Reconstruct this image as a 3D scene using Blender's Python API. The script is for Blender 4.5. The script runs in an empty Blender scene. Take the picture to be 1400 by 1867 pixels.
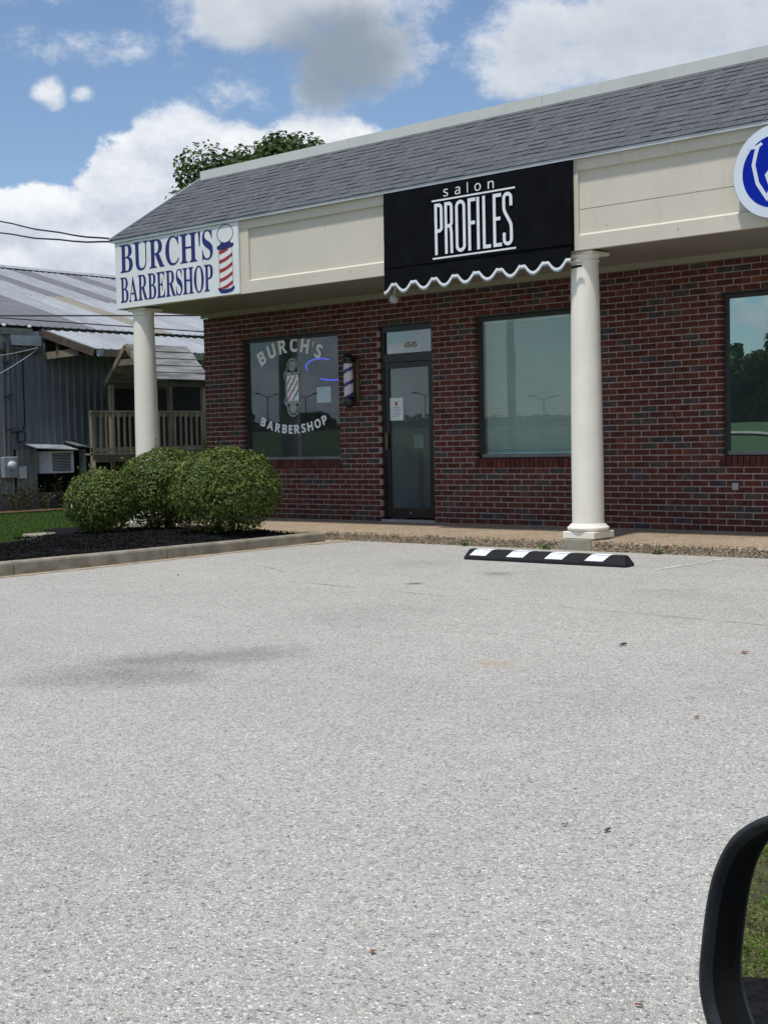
import bpy, bmesh, math, random
from math import sin, cos, pi, radians, sqrt, atan2
from mathutils import Vector, Matrix, noise as mnoise

random.seed(7)
SC = bpy.context.scene
COL = SC.collection

# ------------------------------------------------------------------ camera
CAM_POS = Vector((11.7405, -13.1498, 1.0237))
cd = bpy.data.cameras.new('camera')
cam = bpy.data.objects.new('camera', cd)
COL.objects.link(cam)
SC.camera = cam
yaw, pitch, roll = 0.72729, -0.051238, -0.021738
fwd = Vector((-sin(yaw) * cos(pitch), cos(yaw) * cos(pitch), sin(pitch)))
rgt = fwd.cross(Vector((0, 0, 1))).normalized()
upv = rgt.cross(fwd)
r2 = rgt * cos(roll) + upv * sin(roll)
u2 = upv * cos(roll) - rgt * sin(roll)
cam.matrix_world = Matrix(((r2.x, u2.x, -fwd.x, CAM_POS.x), (r2.y, u2.y, -fwd.y, CAM_POS.y),
                           (r2.z, u2.z, -fwd.z, CAM_POS.z), (0, 0, 0, 1)))
cd.sensor_fit = 'HORIZONTAL'
cd.sensor_width = 36
cd.lens = 36 * 2500 / 1400
cd.clip_start = 0.05
cd.clip_end = 2000

# ------------------------------------------------------------------ sun, exposure
SUN_DIR = Vector((0.03, -0.335, 0.94)).normalized()
sd = bpy.data.lights.new('sun', 'SUN')
sd.energy = 3.2
sd.angle = radians(3.0)
sd.color = (1.0, 0.965, 0.91)
sun = bpy.data.objects.new('sun', sd)
sun.rotation_euler = SUN_DIR.to_track_quat('Z', 'Y').to_euler()
COL.objects.link(sun)
vs = SC.view_settings
vs.view_transform = 'Standard'
vs.look = 'None'
vs.exposure = 0.15
vs.gamma = 1.0
vs.use_curve_mapping = False


# ------------------------------------------------------------------ node expression helper
class X:
    """a float socket with operators that add Math nodes"""
    def __init__(s, nt, sock): s.nt, s.s = nt, sock
    def op(s, o, *a, clamp=False):
        n = s.nt.nodes.new('ShaderNodeMath'); n.operation = o; n.use_clamp = clamp
        for i, v in enumerate((s,) + a):
            if isinstance(v, X): s.nt.links.new(v.s, n.inputs[i])
            else: n.inputs[i].default_value = v
        return X(s.nt, n.outputs[0])
    def __add__(s, o): return s.op('ADD', o)
    __radd__ = __add__
    def __sub__(s, o): return s.op('SUBTRACT', o)
    def __rsub__(s, o): return (s * -1.0).op('ADD', o)
    def __mul__(s, o): return s.op('MULTIPLY', o)
    __rmul__ = __mul__
    def __truediv__(s, o): return s.op('DIVIDE', o)
    def clamp(s): return s.op('ADD', 0.0, clamp=True)
    def abs(s): return s.op('ABSOLUTE')
    def sstep(s, a, b):
        n = s.nt.nodes.new('ShaderNodeMapRange'); n.interpolation_type = 'SMOOTHSTEP'
        s.nt.links.new(s.s, n.inputs[0])
        n.inputs[1].default_value, n.inputs[2].default_value = a, b
        return X(s.nt, n.outputs[0])


def nmix(nt, f, a, b, mode='MIX'):
    n = nt.nodes.new('ShaderNodeMix'); n.data_type = 'RGBA'; n.blend_type = mode
    for sock, v in ((n.inputs[0], f), (n.inputs[6], a), (n.inputs[7], b)):
        if isinstance(v, X): nt.links.new(v.s, sock)
        elif hasattr(v, 'is_linked'): nt.links.new(v, sock)
        elif isinstance(v, (int, float)): sock.default_value = v
        else: sock.default_value = (*v[:3], 1)
    return n.outputs[2]


def nnoise(nt, vec, scale, detail=4, rough=0.55, out=0, dist=0.0, d4=None):
    n = nt.nodes.new('ShaderNodeTexNoise')
    n.inputs['Scale'].default_value = scale; n.inputs['Detail'].default_value = detail
    n.inputs['Roughness'].default_value = rough; n.inputs['Distortion'].default_value = dist
    if vec is not None: nt.links.new(vec, n.inputs['Vector'])
    return X(nt, n.outputs[out]) if out == 0 else n.outputs[out]


# ------------------------------------------------------------------ sky
world = bpy.data.worlds.new("World")
SC.world = world
world.use_nodes = True
wt = world.node_tree
for n in list(wt.nodes): wt.nodes.remove(n)
wout = wt.nodes.new('ShaderNodeOutputWorld')
wbg = wt.nodes.new('ShaderNodeBackground')
sky = wt.nodes.new('ShaderNodeTexSky')
sky.sky_type = 'NISHITA'
sky.sun_disc = False
sky.sun_elevation = math.asin(SUN_DIR.z)
sky.sun_rotation = atan2(SUN_DIR.x, SUN_DIR.y)
sky.air_density = 1.0
sky.dust_density = 0.3
sky.ozone_density = 4.0
SKY_STRENGTH = 0.12
wbg.inputs[1].default_value = SKY_STRENGTH
tc = wt.nodes.new('ShaderNodeTexCoord')
sx = wt.nodes.new('ShaderNodeSeparateXYZ')
wt.links.new(tc.outputs['Generated'], sx.inputs[0])
dx, dy, dz = (X(wt, sx.outputs[i]) for i in range(3))
az = dx.op('ARCTAN2', dy) * (180 / pi)
el0 = dz.op('ARCSINE') * (180 / pi)
# cloud puffs: azimuth, elevation, half width, half height (degrees), weight
PUFFS = [(-44.4, 17.6, 5.2, 2.1, 1.0), (-42.4, 15.7, 2.7, 1.9, 1.0), (-47.3, 17.0, 1.9, 1.5, 1.0), (-43.6, 14.2, 1.3, 1.1, .8),
         (-34.0, 15.5, 3.6, 2.0, 1.0), (-29.0, 15.7, 6.5, 2.9, 1.0), (-35.9, 14.6, 1.4, 1.0, .9),
         (-49.7, 12.1, 1.9, 1.6, 1.1), (-47.7, 11.4, 3.3, 1.5, 1.0), (-43.9, 12.2, 2.2, 1.1, 1.0), (-51.2, 10.4, 2.5, 1.9, 1.1),
         (-53.3, 8.0, 3.8, 1.6, 1.0), (-55.5, 9.3, 2.6, 1.1, 1.0), (-53.7, 9.3, 1.5, 1.0, .9), (-56.1, 7.7, 2.2, .9, .8),
         (-54.8, 14.0, .62, .55, .6), (-53.6, 14.0, .5, .3, .45), (-51.8, 15.9, 3.4, .55, .12), (-47.6, 14.0, 1.0, 1.5, .14),
         (-56.3, 17.4, 1.4, .4, .2), (-39.3, 15.4, 1.1, .4, .25), (-46.0, 9.5, 5.0, 1.8, .9), (-20.0, 13.0, 5.0, 2.5, 1.0)]


def cloud_density(eloff):
    el = el0 + eloff
    cv = wt.nodes.new('ShaderNodeCombineXYZ')
    wt.links.new((az * 1.0).s, cv.inputs[0]); wt.links.new((el * 1.35).s, cv.inputs[1])
    n1 = nnoise(wt, cv.outputs[0], 0.46, 9, 0.66)
    n2 = nnoise(wt, cv.outputs[0], 0.13, 3, 0.5)
    d = None
    for a, e, ra, re, w in PUFFS:
        q = ((az - a) / (ra * 1.18)).op('POWER', 2.0) + ((el - e) / (re * 1.18)).op('POWER', 2.0)
        b = ((1.0 - q) * (1.35 * w)).op('MAXIMUM', -1.3)
        d = b if d is None else d.op('SMOOTH_MAX', b, 0.35)
    # beyond the part of the sky in view: the same kind of broken cumulus from noise alone
    far = (((az + 41.7) / 24.0).op('POWER', 2.0) + ((el - 9.0) / 15.0).op('POWER', 2.0)).sstep(0.8, 1.6)
    gen = (n2 - 0.47) * 6.0
    base = d * (1.0 - far) + gen * far
    return base + (n1 - 0.5) * 2.9


D0 = cloud_density(0.0)
D1 = cloud_density(0.75)
a_soft, a_crisp = D0.sstep(-0.20, 1.05), D0.sstep(-0.02, 0.50)
alpha = a_crisp + (a_soft - a_crisp) * el0.sstep(12.0, 14.0)
thick = D0.sstep(0.25, 1.35)
lit = ((D0 - D1) * 0.42 + 0.5).clamp()
# upper clouds are seen more from below, so they read greyer
under = el0.sstep(11.5, 16.0)
ccol = nmix(wt, lit, (3.5, 4.0, 4.9), (7.2, 7.35, 7.55))
bn = nnoise(wt, tc.outputs['Generated'], 14.0, 6, 0.6) - 0.5
belly = (((az + 43.0 + bn * 5.0) / 3.6).op('POWER', 2.0) + ((el0 - 15.4 + bn * 3.6) / 2.1).op('POWER', 2.0)).sstep(1.5, 0.0)
ccol = nmix(wt, thick * under * 0.55, ccol, (3.6, 4.0, 4.5))
ccol = nmix(wt, belly * 0.85, ccol, (1.75, 2.2, 2.8))
wmix = nmix(wt, alpha * 0.97, nmix(wt, 0.10, sky.outputs[0], (1.2, 1.5, 1.9)), ccol)
wt.links.new(wmix, wbg.inputs[0])
wt.links.new(wbg.outputs[0], wout.inputs[0])


# ------------------------------------------------------------------ materials
def newmat(name):
    m = bpy.data.materials.new(name); m.use_nodes = True
    nt = m.node_tree
    b = nt.nodes['Principled BSDF']
    return m, nt, b


def posvec(nt):
    return nt.nodes.new('ShaderNodeNewGeometry').outputs['Position']


def bump(nt, b, h, strength=0.5, dist=0.01):
    n = nt.nodes.new('ShaderNodeBump'); n.inputs['Strength'].default_value = strength
    n.inputs['Distance'].default_value = dist
    nt.links.new(h.s if isinstance(h, X) else h, n.inputs['Height'])
    nt.links.new(n.outputs[0], b.inputs['Normal'])


def mat(name, col, rough=0.7, var=0.18, scale=6.0, col2=None, bumps=0.0, bscale=60.0, metal=0.0, spec=0.4, stretch=None):
    m, nt, b = newmat(name)
    v = posvec(nt)
    if stretch:
        mp = nt.nodes.new('ShaderNodeMapping'); mp.inputs['Scale'].default_value = stretch
        nt.links.new(v, mp.inputs[0]); v = mp.outputs[0]
    n = nnoise(nt, v, scale, 5, 0.6)
    f = n.sstep(0.3, 0.7)
    a = tuple(c * (1 - var) for c in col)
    c = tuple(min(1, c * (1 + var)) for c in col) if col2 is None else col2
    nt.links.new(nmix(nt, f, a, c), b.inputs['Base Color'])
    b.inputs['Roughness'].default_value = rough
    b.inputs['Metallic'].default_value = metal
    b.inputs['Specular IOR Level'].default_value = spec
    if bumps:
        bump(nt, b, nnoise(nt, v, bscale, 3, 0.6), bumps, 0.004)
    return m


def emit(name, col, s):
    m = bpy.data.materials.new(name); m.use_nodes = True
    nt = m.node_tree; nt.nodes.clear()
    o = nt.nodes.new('ShaderNodeOutputMaterial'); e = nt.nodes.new('ShaderNodeEmission')
    e.inputs[0].default_value = (*col, 1); e.inputs[1].default_value = s
    nt.links.new(e.outputs[0], o.inputs[0])
    return m


def glass(name, tint, refl, gloss=(0.9, 0.97, 0.98), dust=0.03):
    m = bpy.data.materials.new(name); m.use_nodes = True
    nt = m.node_tree; nt.nodes.clear()
    o = nt.nodes.new('ShaderNodeOutputMaterial')
    t = nt.nodes.new('ShaderNodeBsdfTransparent'); t.inputs[0].default_value = (*tint, 1)
    g = nt.nodes.new('ShaderNodeBsdfGlossy'); g.inputs['Roughness'].default_value = 0.0
    g.inputs[0].default_value = (*gloss, 1)
    gm = nt.nodes.new('ShaderNodeNewGeometry'); dp = nt.nodes.new('ShaderNodeVectorMath'); dp.operation = 'DOT_PRODUCT'
    nt.links.new(gm.outputs['True Normal'], dp.inputs[0]); nt.links.new(gm.outputs['Incoming'], dp.inputs[1])
    f = (1.0 - X(nt, dp.outputs['Value']).abs()).op('POWER', 5.0) * 0.96 + (0.04 + refl)   # Schlick, the same from both sides of the thin pane
    mx = nt.nodes.new('ShaderNodeMixShader')
    nt.links.new(f.clamp().s, mx.inputs[0]); nt.links.new(t.outputs[0], mx.inputs[1]); nt.links.new(g.outputs[0], mx.inputs[2])
    df = nt.nodes.new('ShaderNodeBsdfDiffuse'); df.inputs[0].default_value = (0.55, 0.60, 0.60, 1)
    md = nt.nodes.new('ShaderNodeMixShader'); md.inputs[0].default_value = dust
    # old float glass: very slightly wavy
    bp = nt.nodes.new('ShaderNodeBump'); bp.inputs['Strength'].default_value = 0.05; bp.inputs['Distance'].default_value = 0.01
    nt.links.new(nnoise(nt, posvec(nt), 1.6, 1, 0.4).s, bp.inputs['Height'])
    nt.links.new(bp.outputs[0], g.inputs['Normal'])
    nt.links.new(mx.outputs[0], md.inputs[1]); nt.links.new(df.outputs[0], md.inputs[2]); nt.links.new(md.outputs[0], o.inputs[0])
    return m


def leafmat(name, ca, cb, cc):
    m, nt, b = newmat(name)
    g = nt.nodes.new('ShaderNodeNewGeometry')
    r = X(nt, g.outputs['Random Per Island'])
    n = nnoise(nt, g.outputs['Position'], 5.0, 3, 0.5)
    c = nmix(nt, r.sstep(0.0, 1.0), ca, cb)
    c = nmix(nt, (n.sstep(0.5, 0.75) * r), c, cc)
    nt.links.new(c, b.inputs['Base Color'])
    b.inputs['Roughness'].default_value = 0.55
    b.inputs['Specular IOR Level'].default_value = 0.2
    tr = nt.nodes.new('ShaderNodeBsdfTranslucent'); nt.links.new(c, tr.inputs[0])
    mx = nt.nodes.new('ShaderNodeMixShader'); mx.inputs[0].default_value = 0.25
    out = nt.nodes['Material Output']
    nt.links.new(b.outputs[0], mx.inputs[1]); nt.links.new(tr.outputs[0], mx.inputs[2]); nt.links.new(mx.outputs[0], out.inputs[0])
    return m


def lot_material():
    m, nt, b = newmat('weathered_asphalt')
    v = posvec(nt)
    sp = nt.nodes.new('ShaderNodeSeparateXYZ'); nt.links.new(v, sp.inputs[0])
    px, py = X(nt, sp.outputs[0]), X(nt, sp.outputs[1])

    def vor(scale, feat='F1'):
        n = nt.nodes.new('ShaderNodeTexVoronoi'); n.feature = feat; n.inputs['Scale'].default_value = scale
        nt.links.new(v, n.inputs['Vector']); return n
    va = vor(125.0); vb = vor(60.0); ve = vor(125.0, 'DISTANCE_TO_EDGE')
    rs = nt.nodes.new('ShaderNodeSeparateColor'); nt.links.new(va.outputs['Color'], rs.inputs[0])
    rs2 = nt.nodes.new('ShaderNodeSeparateColor'); nt.links.new(vb.outputs['Color'], rs2.inputs[0])
    ra, rb = X(nt, rs.outputs[0]), X(nt, rs2.outputs[1])
    edge = X(nt, ve.outputs['Distance']).sstep(0.0, 0.16)
    grain = 0.295 + ra * 0.215 + rb * 0.10
    bright = (ra - 0.91).op('MULTIPLY', 2.0).op('MAXIMUM', 0.0)
    dark = ra.sstep(0.10, 0.0) * 0.16
    grain = (grain + bright - dark) * (0.66 + edge * 0.34)
    big = nnoise(nt, v, 0.55, 5, 0.6); mid = nnoise(nt, v, 3.2, 5, 0.65)
    blot = nnoise(nt, v, 1.1, 6, 0.7).sstep(0.50, 0.72)
    k = 0.76 + big * 0.30 + mid * 0.20 - blot * 0.055
    warp = nnoise(nt, v, 2.3, 5, 0.65) - 0.5
    fine = nnoise(nt, v, 24.0, 3, 0.6) - 0.5

    def seg(ax, ay, bx, by):                       # distance from a line segment on the ground, with wobble
        ex, ey = bx - ax, by - ay; L2 = ex * ex + ey * ey
        t = (((px - ax) * ex + (py - ay) * ey) * (1 / L2)).clamp()
        qx, qy = px - ax - t * ex, py - ay - t * ey
        return (qx * qx + qy * qy).op('SQRT')
    # long smeared dark patch in the left half of the lot
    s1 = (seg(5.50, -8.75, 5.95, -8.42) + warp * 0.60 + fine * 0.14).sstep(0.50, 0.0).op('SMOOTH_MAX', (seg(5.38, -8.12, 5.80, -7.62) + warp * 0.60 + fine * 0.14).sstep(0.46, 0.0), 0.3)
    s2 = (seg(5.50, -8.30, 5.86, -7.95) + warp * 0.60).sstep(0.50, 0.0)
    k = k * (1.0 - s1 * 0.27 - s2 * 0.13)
    for cx, cy, rr, am in ((4.52, -3.57, .22, .34), (4.34, -4.47, .10, .55), (4.75, -3.3, .3, .12), (3.3, -3.2, .5, .10), (6.6, -4.1, .55, .08), (5.2, -6.2, .8, .07)):
        q = (((px - cx) * (px - cx) + (py - cy) * (py - cy)).op('SQRT') + warp * (rr * 1.6) + fine * rr).sstep(rr, rr * 0.2)
        k = k * (1.0 - q * am)
    vs_ = vor(6.5); sps = nt.nodes.new('ShaderNodeSeparateColor'); nt.links.new(vs_.outputs['Color'], sps.inputs[0])
    speck = (X(nt, vs_.outputs['Distance']) + fine * 0.10).sstep(0.075, 0.03) * X(nt, sps.outputs[0]).sstep(0.55, 0.62)
    k = k * (1.0 - speck * 0.55)
    for a in ((3.24, -4.83, 5.3, -5.02), (5.3, -5.02, 7.9, -5.2), (2.41, -6.31, 3.17, -5.92), (7.9, -5.2, 10.5, -5.1), (6.2, -4.0, 7.6, -3.4), (4.9, -6.9, 5.6, -6.2), (1.2, -3.6, 2.6, -4.3)):
        c = (seg(*a) + warp * 0.10 + fine * 0.025).abs().sstep(0.016, 0.004)
        k = k * (1.0 - c * (mid.sstep(0.35, 0.62)) * 0.5)
    val = grain * k
    cc = nt.nodes.new('ShaderNodeCombineColor')
    nt.links.new((val * 1.065).s, cc.inputs[0]); nt.links.new((val * 1.03).s, cc.inputs[1]); nt.links.new((val * 0.942).s, cc.inputs[2])
    warm = nmix(nt, (rb - 0.72).op('MULTIPLY', 2.0).clamp() * 0.35, cc.outputs[0], (0.42, 0.34, 0.28))
    oc = (((px - 7.21) * (px - 7.21) + (py + 7.18) * (py + 7.18)).op('SQRT') + warp * 0.25).sstep(0.17, 0.03)
    col = nmix(nt, oc * 0.45, warm, (0.42, 0.29, 0.15))
    nt.links.new(col, b.inputs['Base Color'])
    b.inputs['Roughness'].default_value = 0.9
    b.inputs['Specular IOR Level'].default_value = 0.25
    bump(nt, b, edge * 0.6 + ra * 0.6 + mid * 0.3, 0.55, 0.006)
    return m


def aggregate_material(name, a, c, d):
    m, nt, b = newmat(name)
    v = posvec(nt)
    n = nt.nodes.new('ShaderNodeTexVoronoi'); n.inputs['Scale'].default_value = 70.0; nt.links.new(v, n.inputs['Vector'])
    rs = nt.nodes.new('ShaderNodeSeparateColor'); nt.links.new(n.outputs['Color'], rs.inputs[0])
    ra, rb = X(nt, rs.outputs[0]), X(nt, rs.outputs[1])
    col = nmix(nt, ra, a, c)
    col = nmix(nt, rb.sstep(0.85, 0.95), col, d)
    big = nnoise(nt, v, 1.3, 4, 0.6)
    col = nmix(nt, big.sstep(0.35, 0.7) * 0.35, col, tuple(x * 0.6 for x in a))
    nt.links.new(col, b.inputs['Base Color']); b.inputs['Roughness'].default_value = 0.9
    bump(nt, b, X(nt, n.outputs['Distance']) * -1.0, 0.8, 0.01)
    return m


def brick_material(name, col):
    m, nt, b = newmat(name)
    v = posvec(nt)
    n1 = nnoise(nt, v, 9.0, 5, 0.65); n2 = nnoise(nt, v, 110.0, 2, 0.5)
    a = tuple(x * 0.62 for x in col); c = tuple(x * 1.32 for x in col)
    cc = nmix(nt, n1.sstep(0.3, 0.7), a, c)
    cc = nmix(nt, n2.sstep(0.68, 0.8) * 0.5, cc, tuple(x * 0.45 for x in col))
    dirt = nnoise(nt, v, 1.4, 6, 0.75).sstep(0.52, 0.8) * 0.30
    cc = nmix(nt, dirt, cc, (0.22, 0.19, 0.17))
    nt.links.new(cc, b.inputs['Base Color']); b.inputs['Roughness'].default_value = 0.85
    b.inputs['Specular IOR Level'].default_value = 0.25
    bump(nt, b, n2 * 0.6 + nnoise(nt, v, 40.0, 3, 0.6), 0.5, 0.004)
    return m


def painted_trim(name, col):
    m, nt, b = newmat(name)
    v = posvec(nt)
    mp = nt.nodes.new('ShaderNodeMapping'); mp.inputs['Scale'].default_value = (3.0, 3.0, 0.5); nt.links.new(v, mp.inputs[0])
    st = nnoise(nt, mp.outputs[0], 2.6, 6, 0.7).sstep(0.5, 0.85)
    n2 = nnoise(nt, v, 1.1, 4, 0.6).sstep(0.35, 0.75)
    c = nmix(nt, st * 0.42, col, tuple(x * 0.66 for x in col))
    c = nmix(nt, n2 * 0.18, c, (0.33, 0.31, 0.26))
    sp_ = nnoise(nt, v, 55.0, 2, 0.5).sstep(0.70, 0.78) * 0.35
    c = nmix(nt, sp_, c, tuple(x * 0.5 for x in col))
    nt.links.new(c, b.inputs['Base Color']); b.inputs['Roughness'].default_value = 0.55
    bump(nt, b, nnoise(nt, v, 30.0, 4, 0.6), 0.12, 0.004)
    return m


def ribbed_metal(name, col, rust=0.15, rough=0.45, metal=0.35):
    m, nt, b = newmat(name)
    v = posvec(nt)
    mp = nt.nodes.new('ShaderNodeMapping'); mp.inputs['Scale'].default_value = (0.35, 2.5, 0.5); nt.links.new(v, mp.inputs[0])
    s = nnoise(nt, mp.outputs[0], 3.0, 6, 0.7)
    c = nmix(nt, s.sstep(0.3, 0.75), tuple(x * 0.8 for x in col), tuple(x * 1.15 for x in col))
    c = nmix(nt, nnoise(nt, mp.outputs[0], 1.6, 6, 0.75).sstep(0.55, 0.8) * rust, c, (0.20, 0.13, 0.08))
    nt.links.new(c, b.inputs['Base Color'])
    b.inputs['Roughness'].default_value = rough; b.inputs['Metallic'].default_value = metal
    return m


MT = {}
BRICKCOL = [(0.150, 0.046, 0.038), (0.125, 0.040, 0.034), (0.175, 0.055, 0.042), (0.135, 0.050, 0.040), (0.105, 0.036, 0.032),
            (0.200, 0.072, 0.048), (0.078, 0.070, 0.078), (0.100, 0.078, 0.076)]
BRICKS = [brick_material('brick_%d' % i, (c[0] * .68, c[1] * .68, c[2] * .62)) for i, c in enumerate(BRICKCOL)]
BRICK_W = [26, 24, 12, 16, 14, 2, 8, 7]
MT['mortar'] = mat('mortar', (0.35, 0.275, 0.245), 0.95, 0.2, 18, bumps=0.5)
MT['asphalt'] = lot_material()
MT['aggregate'] = aggregate_material('exposed_aggregate', (0.29, 0.205, 0.125), (0.42, 0.32, 0.215), (0.55, 0.50, 0.42))
MT['pebble'] = mat('pebble', (0.20, 0.14, 0.085), 0.8, 0.5, 30, col2=(0.42, 0.34, 0.24))
MT['concrete'] = mat('kerb_concrete', (0.24, 0.215, 0.165), 0.9, 0.28, 5, bumps=0.5, bscale=70)
MT['pier'] = mat('pier_concrete', (0.27, 0.245, 0.19), 0.9, 0.15, 12, bumps=0.4)
MT['sand'] = mat('washed_sand', (0.36, 0.29, 0.20), 0.95, 0.25, 14, bumps=0.4)
MT['mulch'] = mat('black_mulch', (0.010, 0.010, 0.011), 0.95, 0.5, 22, bumps=1.0, bscale=35, spec=.05)
MT['chip'] = mat('mulch_chip', (0.012, 0.011, 0.011), 0.95, 0.6, 40, spec=.05)
MT['grassland'] = mat('turf', (0.040, 0.078, 0.016), 0.95, 0.35, 3.5, col2=(0.085, 0.14, 0.028), bumps=0.8, bscale=40)
MT['meadow'] = mat('mixed_turf', (0.045, 0.055, 0.016), 0.95, 0.4, 9.0, col2=(0.095, 0.070, 0.035), bumps=1.0, bscale=60)
MT['soil'] = mat('red_soil', (0.12, 0.062, 0.036), 0.95, 0.4, 9, bumps=0.8, bscale=25)
MT['blade'] = leafmat('grass_blade', (0.05, 0.10, 0.018), (0.11, 0.18, 0.035), (0.17, 0.16, 0.06))
MT['drygrass'] = leafmat('mixed_grass', (0.08, 0.15, 0.018), (0.19, 0.27, 0.04), (0.26, 0.20, 0.10))
MT['bush'] = leafmat('bush_leaf', (0.040, 0.072, 0.016), (0.150, 0.200, 0.042), (0.30, 0.30, 0.09))
MT['twig'] = mat('twig', (0.045, 0.032, 0.022), 0.9, 0.3, 20)
MT['tree'] = leafmat('tree_leaf', (0.035, 0.066, 0.020), (0.085, 0.130, 0.036), (0.11, 0.145, 0.05))
MT['weed'] = leafmat('weed_leaf', (0.05, 0.075, 0.025), (0.11, 0.12, 0.045), (0.16, 0.12, 0.06))
MT['bark'] = mat('bark', (0.09, 0.065, 0.045), 0.95, 0.3, 12, bumps=0.7)
MT['trim'] = painted_trim('cream_paint', (0.64, 0.585, 0.485))
MT['column'] = painted_trim('column_paint', (0.84, 0.795, 0.69))
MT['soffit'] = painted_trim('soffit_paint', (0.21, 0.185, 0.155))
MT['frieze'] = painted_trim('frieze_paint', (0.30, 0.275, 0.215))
MT['coping'] = painted_trim('coping_metal', (0.62, 0.63, 0.60))
MT['drip'] = mat('drip_edge', (0.47, 0.50, 0.52), 0.5, 0.08, 3)
SHING = [mat('shingle_%d' % i, c, 0.95, 0.22, 30, bumps=0.6, bscale=260) for i, c in
         enumerate([(0.092, 0.099, 0.108), (0.098, 0.105, 0.114), (0.086, 0.093, 0.102), (0.103, 0.109, 0.117)])]
MT['bronze'] = mat('dark_bronze', (0.012, 0.011, 0.012), 0.35, 0.2, 4, spec=0.5)
MT['alum'] = mat('window_aluminium', (0.20, 0.19, 0.175), 0.5, 0.15, 6)
MT['darkalum'] = mat('dark_window_frame', (0.035, 0.034, 0.033), 0.5, 0.15, 6)
MT['alumlight'] = mat('threshold_metal', (0.36, 0.35, 0.33), 0.45, 0.15, 8)
MT['interior'] = mat('interior_wall', (0.45, 0.47, 0.48), 0.9, 0.1, 2)
MT['intfloor'] = mat('interior_floor', (0.22, 0.21, 0.20), 0.6, 0.15, 3)
MT['darkint'] = mat('dark_partition', (0.012, 0.012, 0.013), 0.8, 0.1, 3)
MT['slat'] = mat('blind_slat', (0.78, 0.86, 0.85), 0.6, 0.05, 3)
MT['glassB'] = glass('shop_glass', (0.86, 0.91, 0.93), 0.012, (.85, .93, 1.0))
MT['glassS'] = glass('salon_glass', (0.90, 0.96, 0.96), 0.006)
MT['glassR'] = glass('mirror_glazing', (0.76, 0.86, 0.86), 0.27, (0.74, 0.93, 0.93))
MT['glassD'] = glass('door_glass', (0.86, 0.93, 0.94), 0.02, dust=0.06)
MT['glassT'] = glass('transom_glass', (0.70, 0.80, 0.82), 0.11)
MT['white'] = mat('white_sheet', (0.74, 0.76, 0.75), 0.5, 0.05, 2.5)
MT['signblue'] = mat('sign_navy', (0.014, 0.018, 0.15), 0.5, 0.08, 8)
MT['signred'] = mat('sign_red', (0.36, 0.022, 0.035), 0.5, 0.08, 8)
MT['line'] = mat('sign_outline', (0.05, 0.06, 0.09), 0.5, 0.1, 8)
MT['roundblue'] = mat('round_sign_blue', (0.002, 0.018, 0.33), 0.5, 0.06, 3, spec=0.12)
MT['roundwhite'] = mat('round_sign_white', (0.66, 0.72, 0.80), 0.4, 0.04, 3)
MT['roundrim'] = mat('round_sign_rim', (0.30, 0.32, 0.33), 0.5, 0.1, 5)
MT['fabric'] = mat('black_canvas', (0.0030, 0.0038, 0.0058), 0.9, 0.4, 5, bumps=0.3, bscale=200, spec=0.12)
MT['fabwhite'] = mat('white_canvas', (0.74, 0.77, 0.80), 0.7, 0.06, 20)
MT['fabgrey'] = mat('grey_binding', (0.22, 0.24, 0.27), 0.7, 0.1, 20)
MT['decal'] = mat('white_vinyl', (0.92, 0.93, 0.92), 0.5, 0.06, 14)
MT['decalgrey'] = mat('silver_vinyl', (0.36, 0.39, 0.38), 0.45, 0.25, 16)
MT['decaldark'] = mat('black_vinyl', (0.018, 0.022, 0.026), 0.4, 0.2, 10)
MT['decalred'] = mat('red_vinyl', (0.48, 0.05, 0.05), 0.5, 0.05, 10)
MT['decalblue'] = mat('blue_vinyl', (0.03, 0.05, 0.16), 0.5, 0.05, 10)
MT['neon'] = emit('blue_neon', (0.10, 0.09, 1.0), 0.75)
MT['paper'] = mat('paper', (0.72, 0.76, 0.76), 0.7, 0.04, 3)
MT['ink'] = mat('grey_ink', (0.28, 0.29, 0.31), 0.7, 0.05, 3)
MT['gold'] = mat('gold_numeral', (0.24, 0.15, 0.05), 0.45, 0.2, 20)
MT['brass'] = mat('dull_brass', (0.16, 0.115, 0.06), 0.4, 0.2, 20, metal=0.5)
MT['rubber'] = mat('black_rubber', (0.008, 0.008, 0.010), 0.75, 0.4, 20, bumps=0.5, bscale=120)
MT['stopwhite'] = mat('stop_white', (0.78, 0.80, 0.82), 0.5, 0.12, 26)
MT['polecap'] = mat('pole_cap', (0.012, 0.012, 0.016), 0.25, 0.2, 10, spec=0.6)
MT['polewhite'] = mat('pole_white', (0.66, 0.64, 0.68), 0.35, 0.05, 10)
MT['polepurple'] = mat('pole_purple', (0.045, 0.035, 0.22), 0.35, 0.05, 10)
MT['lampgrey'] = mat('lamp_grey', (0.42, 0.42, 0.40), 0.5, 0.1, 10)
MT['outlet'] = mat('outlet_grey', (0.36, 0.36, 0.40), 0.5, 0.1, 10)
MT['paint'] = mat('worn_paint', (0.60, 0.60, 0.58), 0.8, 0.25, 14)
MT['barnwall'] = ribbed_metal('barn_wall_metal', (0.20, 0.215, 0.24), 0.25, 0.5, 0.2)
MT['barnwall2'] = ribbed_metal('barn_wall_pale', (0.27, 0.28, 0.285), 0.3, 0.6, 0.1)
MT['rooflight'] = ribbed_metal('barn_roof_light', (0.30, 0.315, 0.335), 0.10, 0.6, 0.1)
MT['roofdark'] = ribbed_metal('barn_roof_dark', (0.150, 0.153, 0.168), 0.12, 0.65, 0.1)
MT['rooftan'] = ribbed_metal('barn_roof_tan', (0.25, 0.225, 0.18), 0.45, 0.7, 0.0)
MT['roofwhite'] = ribbed_metal('barn_roof_pale', (0.345, 0.365, 0.385), 0.05, 0.6, 0.1)
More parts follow.
